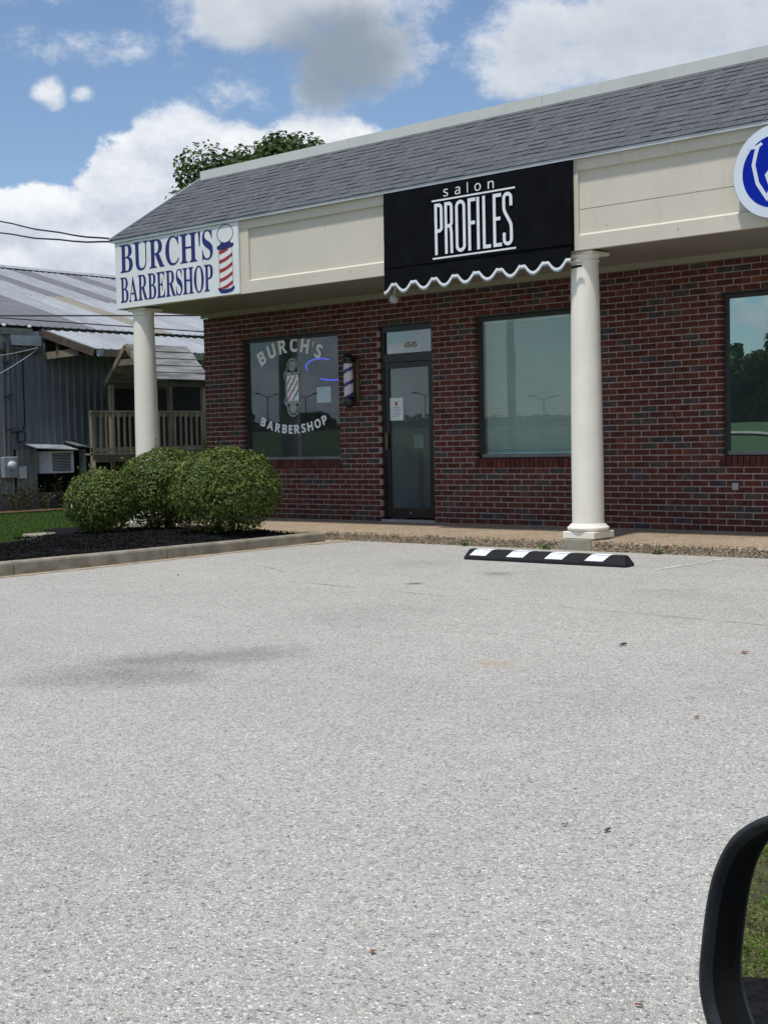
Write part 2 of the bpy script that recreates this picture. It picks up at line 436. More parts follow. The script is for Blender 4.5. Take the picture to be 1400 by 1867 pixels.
MT['gutter'] = ribbed_metal('gutter_metal', (0.24, 0.27, 0.25), 0.25, 0.5, 0.2)
MT['rustgutter'] = ribbed_metal('rusty_gutter', (0.21, 0.155, 0.12), 0.9, 0.7, 0.0)
MT['wood'] = mat('grey_wood', (0.19, 0.155, 0.11), 0.9, 0.3, 5, stretch=(1, 1, 0.15), bumps=0.4)
MT['wooddark'] = mat('brown_wood', (0.075, 0.056, 0.042), 0.9, 0.3, 5, bumps=0.4)
MT['plank'] = mat('weathered_plank', (0.165, 0.165, 0.165), 0.9, 0.35, 5, col2=(0.30, 0.30, 0.29), stretch=(1, 0.2, 1), bumps=0.5)
MT['voidshade'] = mat('dark_void_shade', (0.012, 0.011, 0.010), 0.95, 0.3, 4)  # near-black for the crawl space; also panels standing in for eave and porch shade
MT['found'] = mat('foundation_block', (0.17, 0.165, 0.15), 0.95, 0.25, 4, bumps=0.5)
MT['acwhite'] = mat('ac_casing', (0.58, 0.61, 0.64), 0.5, 0.1, 5)
MT['acdark'] = mat('ac_coil', (0.035, 0.042, 0.055), 0.6, 0.3, 20)
MT['galv'] = mat('galvanised', (0.30, 0.33, 0.36), 0.5, 0.15, 8)
MT['pipe'] = mat('conduit', (0.06, 0.068, 0.075), 0.5, 0.2, 8)
MT['cable'] = mat('black_cable', (0.010, 0.011, 0.014), 0.6, 0.2, 8)
MT['whitecable'] = mat('white_cable', (0.32, 0.34, 0.36), 0.6, 0.1, 8)
MT['yellow'] = mat('yellow_petal', (0.72, 0.52, 0.02), 0.6, 0.2, 30)
MT['stone'] = mat('pale_stone', (0.62, 0.61, 0.58), 0.8, 0.1, 12)
MT['carblack'] = mat('car_trim', (0.020, 0.022, 0.026), 0.42, 0.3, 60, bumps=0.25, bscale=900, spec=0.5)
MT['carinner'] = mat('car_inner_shell', (0.0035, 0.0035, 0.004), 0.7, 0.2, 20, spec=0.2)
MT['carpaint'] = mat('car_paint', (0.008, 0.009, 0.011), 0.5, 0.05, 3, spec=0.12)
MT['deadleaf'] = mat('dead_leaf', (0.20, 0.085, 0.035), 0.8, 0.35, 60)
MT['leafdark'] = mat('dark_leaf', (0.035, 0.028, 0.024), 0.8, 0.3, 60)
MT['farwall'] = mat('pale_siding', (0.40, 0.40, 0.38), 0.8, 0.1, 2)
MT['farroof'] = mat('far_roof', (0.12, 0.11, 0.10), 0.9, 0.15, 2)
MT['path'] = mat('pale_path', (0.40, 0.37, 0.31), 0.9, 0.15, 3)
mm, nt_, b_ = newmat('mirror_silver')
b_.inputs['Base Color'].default_value = (0.93, 0.95, 0.92, 1); b_.inputs['Metallic'].default_value = 1.0; b_.inputs['Roughness'].default_value = 0.0
MT['mirror'] = mm


# ------------------------------------------------------------------ mesh helpers
class MB:
    def __init__(s): s.v, s.f, s.m = [], [], []
    def add(s, vs, fs, mi=0):
        o = len(s.v); s.v += [tuple(v) for v in vs]
        for f in fs: s.f.append(tuple(i + o for i in f)); s.m.append(mi)
        return s
    def box(s, x0, x1, y0, y1, z0, z1, mi=0, T=None):
        vs = [Vector((x, y, z)) for x in (x0, x1) for y in (y0, y1) for z in (z0, z1)]
        if T is not None: vs = [T @ v for v in vs]
        return s.add(vs, [(0, 1, 3, 2), (4, 6, 7, 5), (0, 4, 5, 1), (2, 3, 7, 6), (0, 2, 6, 4), (1, 5, 7, 3)], mi)
    def bbox(s, x0, x1, y0, y1, z0, z1, c, mi=0):
        """box with all edges chamfered by c"""
        bm = bmesh.new()
        bmesh.ops.create_cube(bm, size=1.0)
        for v in bm.verts:
            v.co = Vector(((x0 + x1) / 2 + v.co.x * (x1 - x0), (y0 + y1) / 2 + v.co.y * (y1 - y0), (z0 + z1) / 2 + v.co.z * (z1 - z0)))
        bmesh.ops.bevel(bm, geom=list(bm.edges), offset=c, segments=1, affect='EDGES')
        bm.verts.index_update()
        s.add([v.co for v in bm.verts], [[v.index for v in f.verts] for f in bm.faces], mi)
        bm.free(); return s
    def beam(s, a, b, w, h, mi=0, up=(0, 0, 1)):
        a, b = Vector(a), Vector(b); d = (b - a).normalized()
        u = Vector(up)
        if abs(d.dot(u)) > 0.97: u = Vector((0, 1, 0))
        r = d.cross(u).normalized(); u = r.cross(d)
        vs = [p + r * (w / 2 * i) + u * (h / 2 * j) for p in (a, b) for i in (-1, 1) for j in (-1, 1)]
        return s.add(vs, [(0, 1, 3, 2), (4, 6, 7, 5), (0, 4, 5, 1), (2, 3, 7, 6), (0, 2, 6, 4), (1, 5, 7, 3)], mi)
    def tube(s, path, r, n=8, mi=0, cap=True):
        P = [Vector(p) for p in path]; R = r if isinstance(r, (list, tuple)) else [r] * len(P)
        rings = []; ref = None
        for i, p in enumerate(P):
            d = (P[min(i + 1, len(P) - 1)] - P[max(i - 1, 0)]).normalized()
            if ref is None: ref = d.orthogonal().normalized()
            ref = (ref - d * ref.dot(d)).normalized(); bn = d.cross(ref)
            rings.append([p + (ref * cos(2 * pi * k / n) + bn * sin(2 * pi * k / n)) * R[i] for k in range(n)])
        vs = [v for g in rings for v in g]; fs = []
        for i in range(len(P) - 1):
            for k in range(n):
                fs.append((i * n + k, i * n + (k + 1) % n, (i + 1) * n + (k + 1) % n, (i + 1) * n + k))
        if cap: fs += [tuple(range(n - 1, -1, -1)), tuple((len(P) - 1) * n + k for k in range(n))]
        return s.add(vs, fs, mi)
    def lathe(s, prof, cx, cy, n=32, mi=0, T=None):
        vs = []; fs = []
        for r, z in prof:
            for k in range(n):
                v = Vector((cx + r * cos(2 * pi * k / n), cy + r * sin(2 * pi * k / n), z))
                vs.append(T @ v if T is not None else v)
        for i in range(len(prof) - 1):
            for k in range(n):
                fs.append((i * n + k, i * n + (k + 1) % n, (i + 1) * n + (k + 1) % n, (i + 1) * n + k))
        fs += [tuple(range(n - 1, -1, -1)), tuple((len(prof) - 1) * n + k for k in range(n))]
        return s.add(vs, fs, mi)
    def prism(s, pts, f0, f1, mi=0):
        """pts: 2D outline; f0/f1 map (a,b) to the 3D points of the two ends"""
        n = len(pts)
        vs = [f0(*p) for p in pts] + [f1(*p) for p in pts]
        fs = [tuple(range(n - 1, -1, -1)), tuple(range(n, 2 * n))] + [(i, (i + 1) % n, n + (i + 1) % n, n + i) for i in range(n)]
        return s.add(vs, fs, mi)
    def mesh(s, name, mats, smooth=False):
        me = bpy.data.meshes.new(name)
        me.from_pydata(s.v, [], s.f)
        for m in (mats if isinstance(mats, (list, tuple)) else [mats]): me.materials.append(m)
        if any(s.m): me.polygons.foreach_set('material_index', s.m)
        if smooth: me.polygons.foreach_set('use_smooth', [True] * len(me.polygons))
        me.update()
        return me
    def build(s, name, mats, parent=None, smooth=False, **props):
        return link(name, s.mesh(name, mats, smooth), parent, **props)


def link(name, data, parent=None, **props):
    o = bpy.data.objects.new(name, data); COL.objects.link(o)
    if parent is not None: o.parent = parent
    for k, v in props.items(): o[k] = v
    return o


def thing(name, label, cat, group=None):
    """Empty at the world origin frame: its parts are built in place"""
    o = link(name, None, None, label=label, category=cat)
    if group: o['group'] = group
    return o


def tag(o, label, cat, group=None):
    o['label'] = label; o['category'] = cat
    if group: o['group'] = group
    return o


def autosmooth(me, ang=40):
    me.polygons.foreach_set('use_smooth', [True] * len(me.polygons))
    try: me.set_sharp_from_angle(angle=radians(ang))
    except Exception: pass


def centre_empty(e, loc):
    """put a thing's Empty at its base without moving its parts"""
    e.location = loc
    for c in e.children: c.location = Vector(c.location) - Vector(loc)


# ------------------------------------------------------------------ ground
def lot_z(y): return -0.12 + 0.015 * (y + 1.45)


def sm(t): t = max(0, min(1, t)); return t * t * (3 - 2 * t)


def ground_z(x, y):
    z = -0.10 - 0.026 * max(0, min(1e9, -x - 2.0))
    z = max(z, -0.50)
    if y < -2 and x > -2.5: z = min(z, lot_z(y) + 0.10)
    if x > 0.25 and -12.75 < y < 12: z = lot_z(min(y, -1.45)) - 0.12
    if y <= -12.75 and x > 0: z = lot_z(-12.75) + 0.0
    s = max(0.0, (-x - y) * 0.7071 - 24.0)
    z += 2.4 * sm(s / 55.0) * (1 if y < 2 else 0) * sm((2 - y) / 10)
    return z


def grid_lines(lo, hi, pts, fine, coarse):
    L = set(pts); a = lo
    while a < hi:
        L.add(round(a, 3)); a += fine if -20 < a < 14 else coarse
    L.add(hi)
    return sorted(L)


gx = grid_lines(-150, 120, [0.2, 0.3], 1.5, 8.0); gy = grid_lines(-120, 120, [-12.8, -12.7, -1.5], 1.5, 8.0)
g = MB()
for x in gx:
    for y in gy:
        h = 0.05 * mnoise.noise(Vector((x * .4, y * .4, 0))) if not (0.2 <= x and y > -13) else 0
        g.v.append((x, y, ground_z(x, y) + h * (1 if x < -3.6 or y < -13 else 0)))
ny = len(gy)
for i in range(len(gx) - 1):
    for j in range(ny - 1):
        g.f.append((i * ny + j, (i + 1) * ny + j, (i + 1) * ny + j + 1, i * ny + j + 1)); g.m.append(0)
g.build('ground', MT['grassland'], None, True, kind='structure')

# far side of the earth out to the horizon
MB().add([(-900, -900, -1.2), (900, -900, -1.2), (900, 900, -1.2), (-900, 900, -1.2)], [(0, 1, 2, 3)]).build('far_ground', MT['grassland'], None, kind='structure')

lot = MB()
lx = [0.15, 4, 8, 14, 24, 60]; ly = [-12.78, -10, -7, -4, -1.42]
for x in lx:
    for y in ly: lot.v.append((x, y, lot_z(y)))
for i in range(len(lx) - 1):
    for j in range(len(ly) - 1):
        lot.f.append((i * 5 + j, (i + 1) * 5 + j, (i + 1) * 5 + j + 1, i * 5 + j + 1)); lot.m.append(0)
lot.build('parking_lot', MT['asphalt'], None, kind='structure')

# washed sand along the foot of the kerb, and under the walkway edge
sand = MB()


def kerb_x(y): return 0.63 + 0.0744 * (y + 1.8) - 0.006 * (y + 1.8) * (y + 5.85)


def kerb_top(y): return -0.018 + 0.0085 * (y + 2.0)


pts = []
k = 0
y = -9.0
while y < -1.5:
    w = 0.13 + 0.07 * mnoise.noise(Vector((y * 2.3, 1, 0))) + 0.05 * mnoise.noise(Vector((y * 9, 2, 0))) + (0.10 if y > -2.1 else 0)
    pts.append((y, kerb_x(y) - 0.02, kerb_x(y) + w)); y += 0.06
for i in range(len(pts) - 1):
    (ya, a0, a1), (yb, b0, b1) = pts[i], pts[i + 1]
    sand.add([(a0, ya, lot_z(ya) + .004), (a1, ya, lot_z(ya) + .004), (b1, yb, lot_z(yb) + .004), (b0, yb, lot_z(yb) + .004)], [(0, 1, 2, 3)])
sand.build('sand_strip', MT['sand'], None, kind='structure')

# landscape strip of black mulch between the lot and the rough grass behind the car
ms = MB(); A_ = Vector((9.53, -14.00)); dA = Vector((.60, -.71)).normalized(); nA = Vector((.71, .60)).normalized()
P4 = [A_ - dA * 1.9, A_ + dA * 3.0, A_ + dA * 3.0 + nA * 1.1, A_ - dA * .75 + nA * 1.1]
ms.add([(v.x, v.y, lot_z(-12.75) + .055) for v in P4] + [(v.x, v.y, lot_z(-12.75) - .1) for v in P4], [(0, 1, 2, 3), (0, 4, 5, 1), (1, 5, 6, 2), (2, 6, 7, 3), (3, 7, 4, 0)])
ms.build('mulch_strip', MT['mulch'], None, kind='structure')
pa = MB(); pa.add([(3, -20, lot_z(-12.75) + .012), (13, -20, lot_z(-12.75) + .012), (13, -12.85, lot_z(-12.75) + .012), (3, -12.85, lot_z(-12.75) + .012)], [(0, 1, 2, 3)])
pa.build('rough_verge', MT['meadow'], None, kind='structure')

# worn painted bay line
ln = MB()
for i in range(9):
    t0, t1 = i / 9, (i + random.uniform(.55, .98)) / 9
    w = random.uniform(0.026, 0.045)
    a = Vector((5.62, -2.75)).lerp(Vector((5.72, -1.75)), t0); b = Vector((5.62, -2.75)).lerp(Vector((5.72, -1.75)), t1)
    ln.add([(a.x - w, a.y, lot_z(a.y) + .004), (a.x + w, a.y, lot_z(a.y) + .004), (b.x + w, b.y, lot_z(b.y) + .004), (b.x - w, b.y, lot_z(b.y) + .004)], [(0, 1, 2, 3)])
ln.build('parking_line', MT['paint'], None, kind='structure')

# kerb of separate stones along the planting bed
kerb = link('kerb', None, None, kind='structure')
joints = [-9.4, -7.55, -5.71, -3.95, -1.70]
for a, b in zip(joints[:-1], joints[1:]):
    st = MB(); n = 6; a += .006; b -= .006
    prof = []
    rows = []
    for i in range(n + 1):
        yy = a + (b - a) * i / n
        xf, zt, zb = kerb_x(yy), kerb_top(yy), lot_z(yy) - .08
        ret = 0.0
        row = [(xf + .006, yy, zb), (xf, yy, zt - .022), (xf - .007, yy, zt - .006), (xf - .025, yy, zt), (xf - .14, yy, zt), (xf - .15, yy, zt - .012), (xf - .15, yy, zb)]
        rows.append(row)
    m = len(rows[0]); vs = [v for r in rows for v in r]; fs = []
    for i in range(n):
        for j in range(m - 1): fs.append((i * m + j, i * m + j + 1, (i + 1) * m + j + 1, (i + 1) * m + j))
    fs += [tuple(range(m)), tuple(n * m + j for j in range(m - 1, -1, -1))]
    st.add(vs, fs); st.build('kerb_stone', MT['concrete'], kerb)

# planting bed with black mulch
bed = MB()
outline = [(0.46, -9.2), (0.36, -7.5), (0.30, -5.7), (0.40, -3.9), (0.48, -1.68), (-3.6, -1.68), (-3.7, -2.6), (-2.75, -3.2), (-2.05, -3.75), (-1.75, -4.6), (-1.45, -6.0), (-1.3, -9.2)]
bm = bmesh.new()
vsb = [bm.verts.new((x, y, 0)) for x, y in outline]
fc = bm.faces.new(vsb)
bmesh.ops.triangulate(bm, faces=[fc])
for _ in range(4):
    bmesh.ops.subdivide_edges(bm, edges=[e for e in bm.edges if e.calc_length() > 0.14], cuts=1, use_grid_fill=True)
    bmesh.ops.triangulate(bm, faces=bm.faces[:])


def bed_z(x, y):
    edge = sm((kerb_x(y) - .15 - x) / .5) if y < -1.7 else 1
    return kerb_top(y) - 0.03 + 0.055 * edge * sm((-1.7 - y) / .4) - 0.03 * max(0, -x - 1.2) * .6 + 0.022 * mnoise.noise(Vector((x * 4, y * 4, 0))) + 0.012 * mnoise.noise(Vector((x * 17, y * 17, 0)))


for v in bm.verts: v.co.z = bed_z(v.co.x, v.co.y)
me = bpy.data.meshes.new('mulch_bed'); bm.to_mesh(me); bm.free()
me.materials.append(MT['mulch'])
link('mulch_bed', me, None, kind='structure')
chips = MB()
for _ in range(5200):
    y = random.uniform(-6.6, -1.75); xm = kerb_x(y) - .16
    x = random.uniform(-2.3 if y > -4 else -1.6, xm)
    a = random.uniform(0, pi); l, w = random.uniform(.012, .035), random.uniform(.004, .009)
    T = Matrix.Translation((x, y, bed_z(x, y) + .004)) @ Matrix.Rotation(a, 4, 'Z') @ Matrix.Rotation(random.uniform(-.7, .7), 4, 'Y')
    chips.box(-l, l, -w, w, -.003, .004, 0, T)
chips.build('mulch_chips', MT['chip'], None, kind='stuff')

# ------------------------------------------------------------------ walkway of exposed aggregate slabs
walk = link('walkway', None, None, kind='structure')
WE = -1.50
wj = [-3.75, -1.55, 1.50, 4.56, 7.6, 9.5]
for a, b in zip(wj[:-1], wj[1:]):
    w = MB(); a += .005; b -= .005
    prof = [(0.02, -.3), (0.02, 0.0), (-1.0, -.017), (WE + .02, -.024), (WE + .005, -.029), (WE, -.042), (WE - .004, -.3)]
    n = len(prof)
    w.add([(x, y, z) for x in (a, b) for y, z in prof], [tuple(range(n)), tuple(range(2 * n - 1, n - 1, -1))] + [(i, n + i, n + (i + 1) % n, (i + 1) % n) for i in range(n)])
    w.build('walkway_slab', MT['aggregate'], walk)
peb = MB()
octa = [(0, 2, 4), (2, 1, 4), (1, 3, 4), (3, 0, 4), (2, 0, 5), (1, 2, 5), (3, 1, 5), (0, 3, 5)]
for _ in range(4200):
    x = random.uniform(0.45, 6.6)
    if 3.74 < x < 4.2: continue
    s = random.uniform(.005, .013)
    if random.random() < .8: c = Vector((x, WE - .002, random.uniform(-.16, -.035)))
    else: c = Vector((x, WE + random.uniform(0, .05), -.025))
    vs = [c + Vector(d) * s * random.uniform(.6, 1.3) for d in ((1, 0, 0), (-1, 0, 0), (0, 1, 0), (0, -1, 0), (0, 0, 1), (0, 0, -1))]
    peb.add(vs, octa)
pb = peb.build('edge_pebbles', MT['pebble'], walk, kind='stuff')

# ------------------------------------------------------------------ the shop building
BLD = thing('shop_building', 'single storey brick shop building with grey shingle roof and cream columns', 'building')
CH, BL = 0.0677, 0.2032
OPEN = [(-2.59, -0.715, 10, 37, 'w'), (0.0, 0.885, 0, 37, 'd'), (1.55, 3.335, 10, 37, 'w'), (4.81, 6.62, 10, 37, 'w')]
WX0, WX1 = -3.37, 8.9
NC = 42
wall = link('brick_wall', None, BLD)
# mortar backing, cut round the openings
mb = MB(); MY0, MY1 = 0.007, 0.100
xs = WX0 + .004
for a, b, c0, c1, kd in OPEN:
    mb.box(xs, a - .003, MY0, MY1, -.15, NC * CH)
    if c0: mb.box(a - .003, b + .003, MY0, MY1, -.15, (c0 + 1) * CH)
    mb.box(a - .003, b + .003, MY0, MY1, c1 * CH + .004, NC * CH)
    xs = b + .003
mb.box(xs, WX1, MY0, MY1, -.15, NC * CH)
mb.build('mortar', MT['mortar'], wall)

bricks = []          # (x0, x1, k)
bw = BL - 0.0125
for k in range(-1, NC):
    z0 = k * CH
    off = (BL / 2 if k % 2 else 0.0)
    segs = [(WX0, WX1)]
    for a, b, c0, c1, kd in OPEN:
        if (c0 <= k < c1) or (kd == 'w' and k in (10, 11)):
            aa, bb = (a, b) if k not in (10, 11) else (a - .02, b + .02)
            if kd == 'd' and k in (10, 11): aa, bb = a, b
            segs = [s for (p, q) in segs for s in (((p, min(q, aa)),) if q > aa and p < aa else ((p, q),) if q <= aa else ()) + (((max(p, bb), q),) if q > bb else ()) if s[1] - s[0] > .02]
    # remove duplicates from splitting
    ss = []
    for s in segs:
        if s not in ss: ss.append(s)
    for p, q in ss:
        i = math.floor((p - WX0 - off) / BL)
        while True:
            a = WX0 + off + i * BL; b = a + bw
            if a >= q - .012: break
            a2, b2 = max(a, p + .0005), min(b, q - .0005)
            if b2 - a2 > .018: bricks.append((a2, b2, k))
            i += 1
rowlocks = []
for a, b, c0, c1, kd in OPEN:
    if kd == 'w':
        n = round((b - a + .04) / 0.0677); st = (b - a + .04) / n
        for i in range(n): rowlocks.append((a - .02 + i * st + .005, a - .02 + (i + 1) * st - .005))


def brick_shape(mb_, x0, x1, y0, y1, z0, z1, mi, c=.004):
    # front face inset, chamfered front arris: 14 quads
    vs = [(x0, y0 + c, z0), (x1, y0 + c, z0), (x1, y0 + c, z1), (x0, y0 + c, z1),
          (x0 + c, y0, z0 + c), (x1 - c, y0, z0 + c), (x1 - c, y0, z1 - c), (x0 + c, y0, z1 - c),
          (x0, y1, z0), (x1, y1, z0), (x1, y1, z1), (x0, y1, z1)]
    mb_.add(vs, [(4, 5, 6, 7), (0, 1, 5, 4), (1, 2, 6, 5), (2, 3, 7, 6), (3, 0, 4, 7), (0, 8, 9, 1), (1, 9, 10, 2), (2, 10, 11, 3), (3, 11, 8, 0), (8, 11, 10, 9)], mi)


unit_brick = []
for i in range(len(BRICKS)):
    q = MB(); brick_shape(q, 0, bw, 0, .095, 0, CH - .0125, 0); unit_brick.append(q.mesh('brick', BRICKS[i]))
half_brick = []
for i in range(len(BRICKS)):
    q = MB(); brick_shape(q, 0, bw / 2 - .003, 0, .095, 0, CH - .0125, 0); half_brick.append(q.mesh('brick', BRICKS[i]))
rng = random.Random(11)


def pal(): return rng.choices(range(len(BRICKS)), BRICK_W)[0]


def cam_d(x, z): return (Vector((x, 0, z)) - CAM_POS).length


cand = sorted([(cam_d((a + b) / 2, k * CH), a, b, k) for a, b, k in bricks if (a + b) / 2 < 6.02 and k >= 0 and not (2.85 < (a + b) / 2 < 3.28) and b - a > .07 and k * CH < 2.83])
single = set((a, b, k) for _, a, b, k in cand[:285])
rest = MB()
for a, b, k in bricks:
    jx, jy, jz = rng.uniform(-.0012, .0012), rng.uniform(-.0022, .0022), rng.uniform(-.001, .001)
    pi_ = pal(); z0 = k * CH + .0125 * .5 + jz
    if (a, b, k) in single:
        L = b - a
        src, w0 = (unit_brick, bw) if L > .13 else (half_brick, bw / 2 - .003)
        o = bpy.data.objects.new('brick', src[pi_]); COL.objects.link(o); o.parent = wall
        o.location = (a + (jx if L > .19 else 0), jy, z0); o.scale = (L / w0, 1, 1)
    else:
        brick_shape(rest, a + (jx if b - a > .19 else 0), b + (jx if b - a > .19 else 0), jy, .095, z0, z0 + CH - .0125, pi_)
ro = rest.build('brickwork', BRICKS, wall, kind='stuff')

# rowlock sills: bricks on edge, sloping forward
rl_mesh = []
for i in range(len(BRICKS)):
    q = MB(); w = .0575
    vs = [(0, -.014, 0), (w, -.014, 0), (w, -.014, .108), (0, -.014, .108), (0, .09, 0), (w, .09, 0), (w, .09, .121), (0, .09, .121)]
    q.add(vs, [(0, 1, 2, 3), (4, 7, 6, 5), (0, 4, 5, 1), (3, 2, 6, 7), (0, 3, 7, 4), (1, 5, 6, 2)])
    rl_mesh.append(q.mesh('sill_brick', BRICKS[i]))
for a, b in rowlocks:
    if a > 6.3: continue
    o = bpy.data.objects.new('sill_brick', rl_mesh[rng.choices(range(5), BRICK_W[:5])[0]]); COL.objects.link(o); o.parent = wall
    o.location = (a, rng.uniform(-.002, .002), 10 * CH + .006); o.scale = ((b - a) / .0575, 1, 1)

# steel lintels over the openings
for a, b, c0, c1, kd in OPEN:
    MB().box(a + .002, b - .002, .004, .10, c1 * CH - .014, c1 * CH + .003).build('lintel', MT['bronze'], wall)

# shell of the building: side walls, back, flat roof, dark rooms
sh = MB()
sh.box(WX0, WX0 + .1, .101, 9.0, -.3, 4.80); sh.box(WX1 - .1, WX1, .101, 9.0, -.3, 4.80); sh.box(WX0 + .1, WX1 - .1, 8.9, 9.0, -.3, 4.80)
sh.build('side_wall', BRICKS[0], BLD)
MB().box(WX0 + .1, WX1 - .1, .30, 8.9, 4.55, 4.62).build('flat_roof', MT['found'], BLD)
it = MB()
it.box(WX0 + .102, WX1 - .102, 4.6, 4.7, -.02, 2.80); it.box(WX0 + .102, WX1 - .102, .101, 4.6, 2.70, 2.80)
it.box(-.36, -.26, .102, 4.6, -.02, 2.7); it.box(1.20, 1.30, .102, 4.6, -.02, 2.7); it.box(4.2, 4.3, .102, 4.6, -.02, 2.7)
it.build('interior_wall', MT['interior'], BLD)
MB().box(WX0 + .102, WX1 - .102, .101, 4.6, -.06, -.02).build('interior_floor', MT['intfloor'], BLD)
MB().box(-2.72, -2.36, .55, .85, -.02, 2.70).build('interior_pillar', MT['darkint'], BLD)

# windows
for a, b, c0, c1, kd in OPEN:
    if kd != 'w': continue
    z0, z1 = .806, c1 * CH - .015
    gm = MT['glassB'] if a < 0 else MT['glassS'] if a < 3 else MT['glassR']
    wn = link('window', None, BLD)
    fr = MB(); y0, y1, t = .068, .118, .045
    fr.box(a + .003, a + t, y0, y1, z0, z1); fr.box(b - t, b - .003, y0, y1, z0, z1)
    fr.box(a + t, b - t, y0 + .002, y1 - .002, z1 - t, z1 - .001)
    fr.build('frame', MT['darkalum'], wn)
    MB().box(a + t, b - t, y0 - .008, y1 - .002, z0, z0 + .038).build('sill_rail', MT['alum'], wn)
    MB().box(a + t - .01, b - t + .01, .092, .098, z0 + .03, z1 - t + .01).build('pane', gm, wn)
    if 0 < a < 3:
        bl = MB(); zz = z0 + .06
        while zz < z1 - t - .02:
            bl.add([(a + .05, .150, zz + .009), (b - .05, .150, zz + .009), (b - .05, .170, zz - .009), (a + .05, .170, zz - .009)], [(0, 1, 2, 3)])
            zz += .0215
        for xx in (a + .35, (a + b) / 2, b - .35): bl.box(xx - .001, xx + .001, .148, .149, z0 + .05, z1 - t)
        bl.box(a + .05, b - .05, .145, .175, z1 - t - .03, z1 - t); bl.box(a + .05, b - .05, .152, .168, z0 + .040, z0 + .052)
        bl.build('blind', MT['slat'], wn, kind='stuff')

# door with transom
dr = link('door', None, BLD)
fr = MB()
fr.box(.003, .05, .045, .12, .02, 2.49); fr.box(.838, .882, .045, .12, .02, 2.49)
fr.box(.05, .838, .047, .118, 2.42, 2.488); fr.box(.05, .838, .047, .118, 2.03, 2.14); fr.box(.05, .838, .043, .046, 2.078, 2.092)
fr.build('door_frame', MT['bronze'], dr)
lf = MB()
lf.box(.055, .115, .055, .10, .05, 2.022); lf.box(.775, .834, .055, .10, .05, 2.022)
lf.box(.115, .775, .057, .098, 1.955, 2.020); lf.box(.115, .775, .057, .098, .052, .175)
lf.build('door_leaf', MT['bronze'], dr)
MB().box(.11, .78, .074, .080, .17, 1.96).build('pane', MT['glassD'], dr)
MB().box(.045, .843, .078, .084, 2.135, 2.425).build('transom_pane', MT['glassT'], dr)
MB().box(.0, .885, -.012, .13, .0, .028).build('threshold', MT['alumlight'], dr)
hd = MB(); hd.bbox(.064, .098, .02, .05, .92, 1.14, .006); hd.box(.074, .088, .05, .056, .95, .98); hd.box(.074, .088, .05, .056, 1.08, 1.11)
hd.build('handle', MT['brass'], dr)
MB().lathe([(.002, 0), (.011, 0), (.011, .006), (.002, .008)], 0, 0, 12, 0, Matrix.Translation((.44, .056, .115)) @ Matrix.Rotation(pi / 2, 4, 'X')).build('lock', MT['alumlight'], dr)

# columns
def column(x):
    cy = -1.27
    c = link('column', None, BLD)
    MB().bbox(x - .19, x + .19, cy - .19, cy + .19, -.006, .066, .006).build('plinth', MT['column'], c)
    p = [(.15, .064)]
    p += [(.192 + .024 * sin(t * pi / 8) - .0, .068 + .056 * t / 8) for t in range(9)]
    p += [(.186, .127), (.183, .136), (.175, .142)]
    ring = MB().lathe(p + [(.15, .143)], x, cy, 40); b = ring.build('base', MT['column'], c); autosmooth(b.data)
    pr = []
    for i in range(25):
        t = i / 24; z = .140 + t * (2.80 - .140)
        pr.append((.163 - .024 * max(0, (t - .2) / .8) ** 1.4, z))
    s_ = MB().lathe(pr, x, cy, 48).build('shaft', MT['column'], c); autosmooth(s_.data)
    q = [(.13, 2.798), (.148, 2.799), (.154, 2.806), (.148, 2.814), (.142, 2.818), (.144, 2.836), (.150, 2.848), (.158, 2.856), (.160, 2.863), (.12, 2.864)]
    k_ = MB().lathe(q, x, cy, 40).build('capital', MT['column'], c); autosmooth(k_.data)
    MB().bbox(x - .172, x + .172, cy - .130, cy + .20, 2.864, 2.898, .004).build('abacus', MT['column'], c)
    return c


column(-3.13); column(3.968)
pier = MB(); pier.bbox(3.792, 4.15, -1.515, -1.02, -.22, -.009, .005); pier.build('column_pier', MT['pier'], BLD)
pier2 = MB(); pier2.bbox(-3.31, -2.95, -1.515, -1.02, -.22, -.009, .005); pier2.build('column_pier', MT['pier'], BLD)

# soffit, frieze, fascia with recessed panels
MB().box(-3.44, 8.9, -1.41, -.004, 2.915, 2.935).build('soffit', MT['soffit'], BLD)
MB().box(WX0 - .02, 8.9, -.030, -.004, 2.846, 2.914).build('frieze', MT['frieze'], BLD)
FX0, FX1 = -3.46, 8.9
MB().box(FX0 + .02, FX1, -1.395, -1.36, 2.936, 3.80).build('fascia_core', MT['trim'], BLD)
for a, b in ((-.82, 1.52), (4.02, 8.9)):
    for zl_, zh_ in (((3.04, 3.70),) if a < 0 else ((3.312, 3.70), (3.04, 3.306))):
        MB().box(a - .01, b, -1.418, -1.396, zl_, zh_).build('fascia_board', MT['trim'], BLD)
MB().box(FX0, FX1, -1.452, -1.394, 3.692, 3.800).build('fascia_trim', MT['trim'], BLD)
MB().box(FX0, FX1, -1.452, -1.394, 2.902, 3.046).build('fascia_trim', MT['trim'], BLD)
for a, b in ((FX0, -.82), (1.46, 1.60), (3.88, 4.018)):
    MB().box(a, b, -1.449, -1.396, 3.046, 3.692).build('fascia_stile', MT['trim'], BLD)
bt = MB()
for x in (4.02, -.82):
    e = 8.9 if x > 0 else 1.46
    bt.add([(x, -1.448, 3.046), (e, -1.448, 3.046), (e, -1.420, 3.068), (x, -1.420, 3.068)], [(0, 1, 2, 3)])
bt.build('panel_bead', MT['trim'], BLD, kind='stuff')
nails = MB()
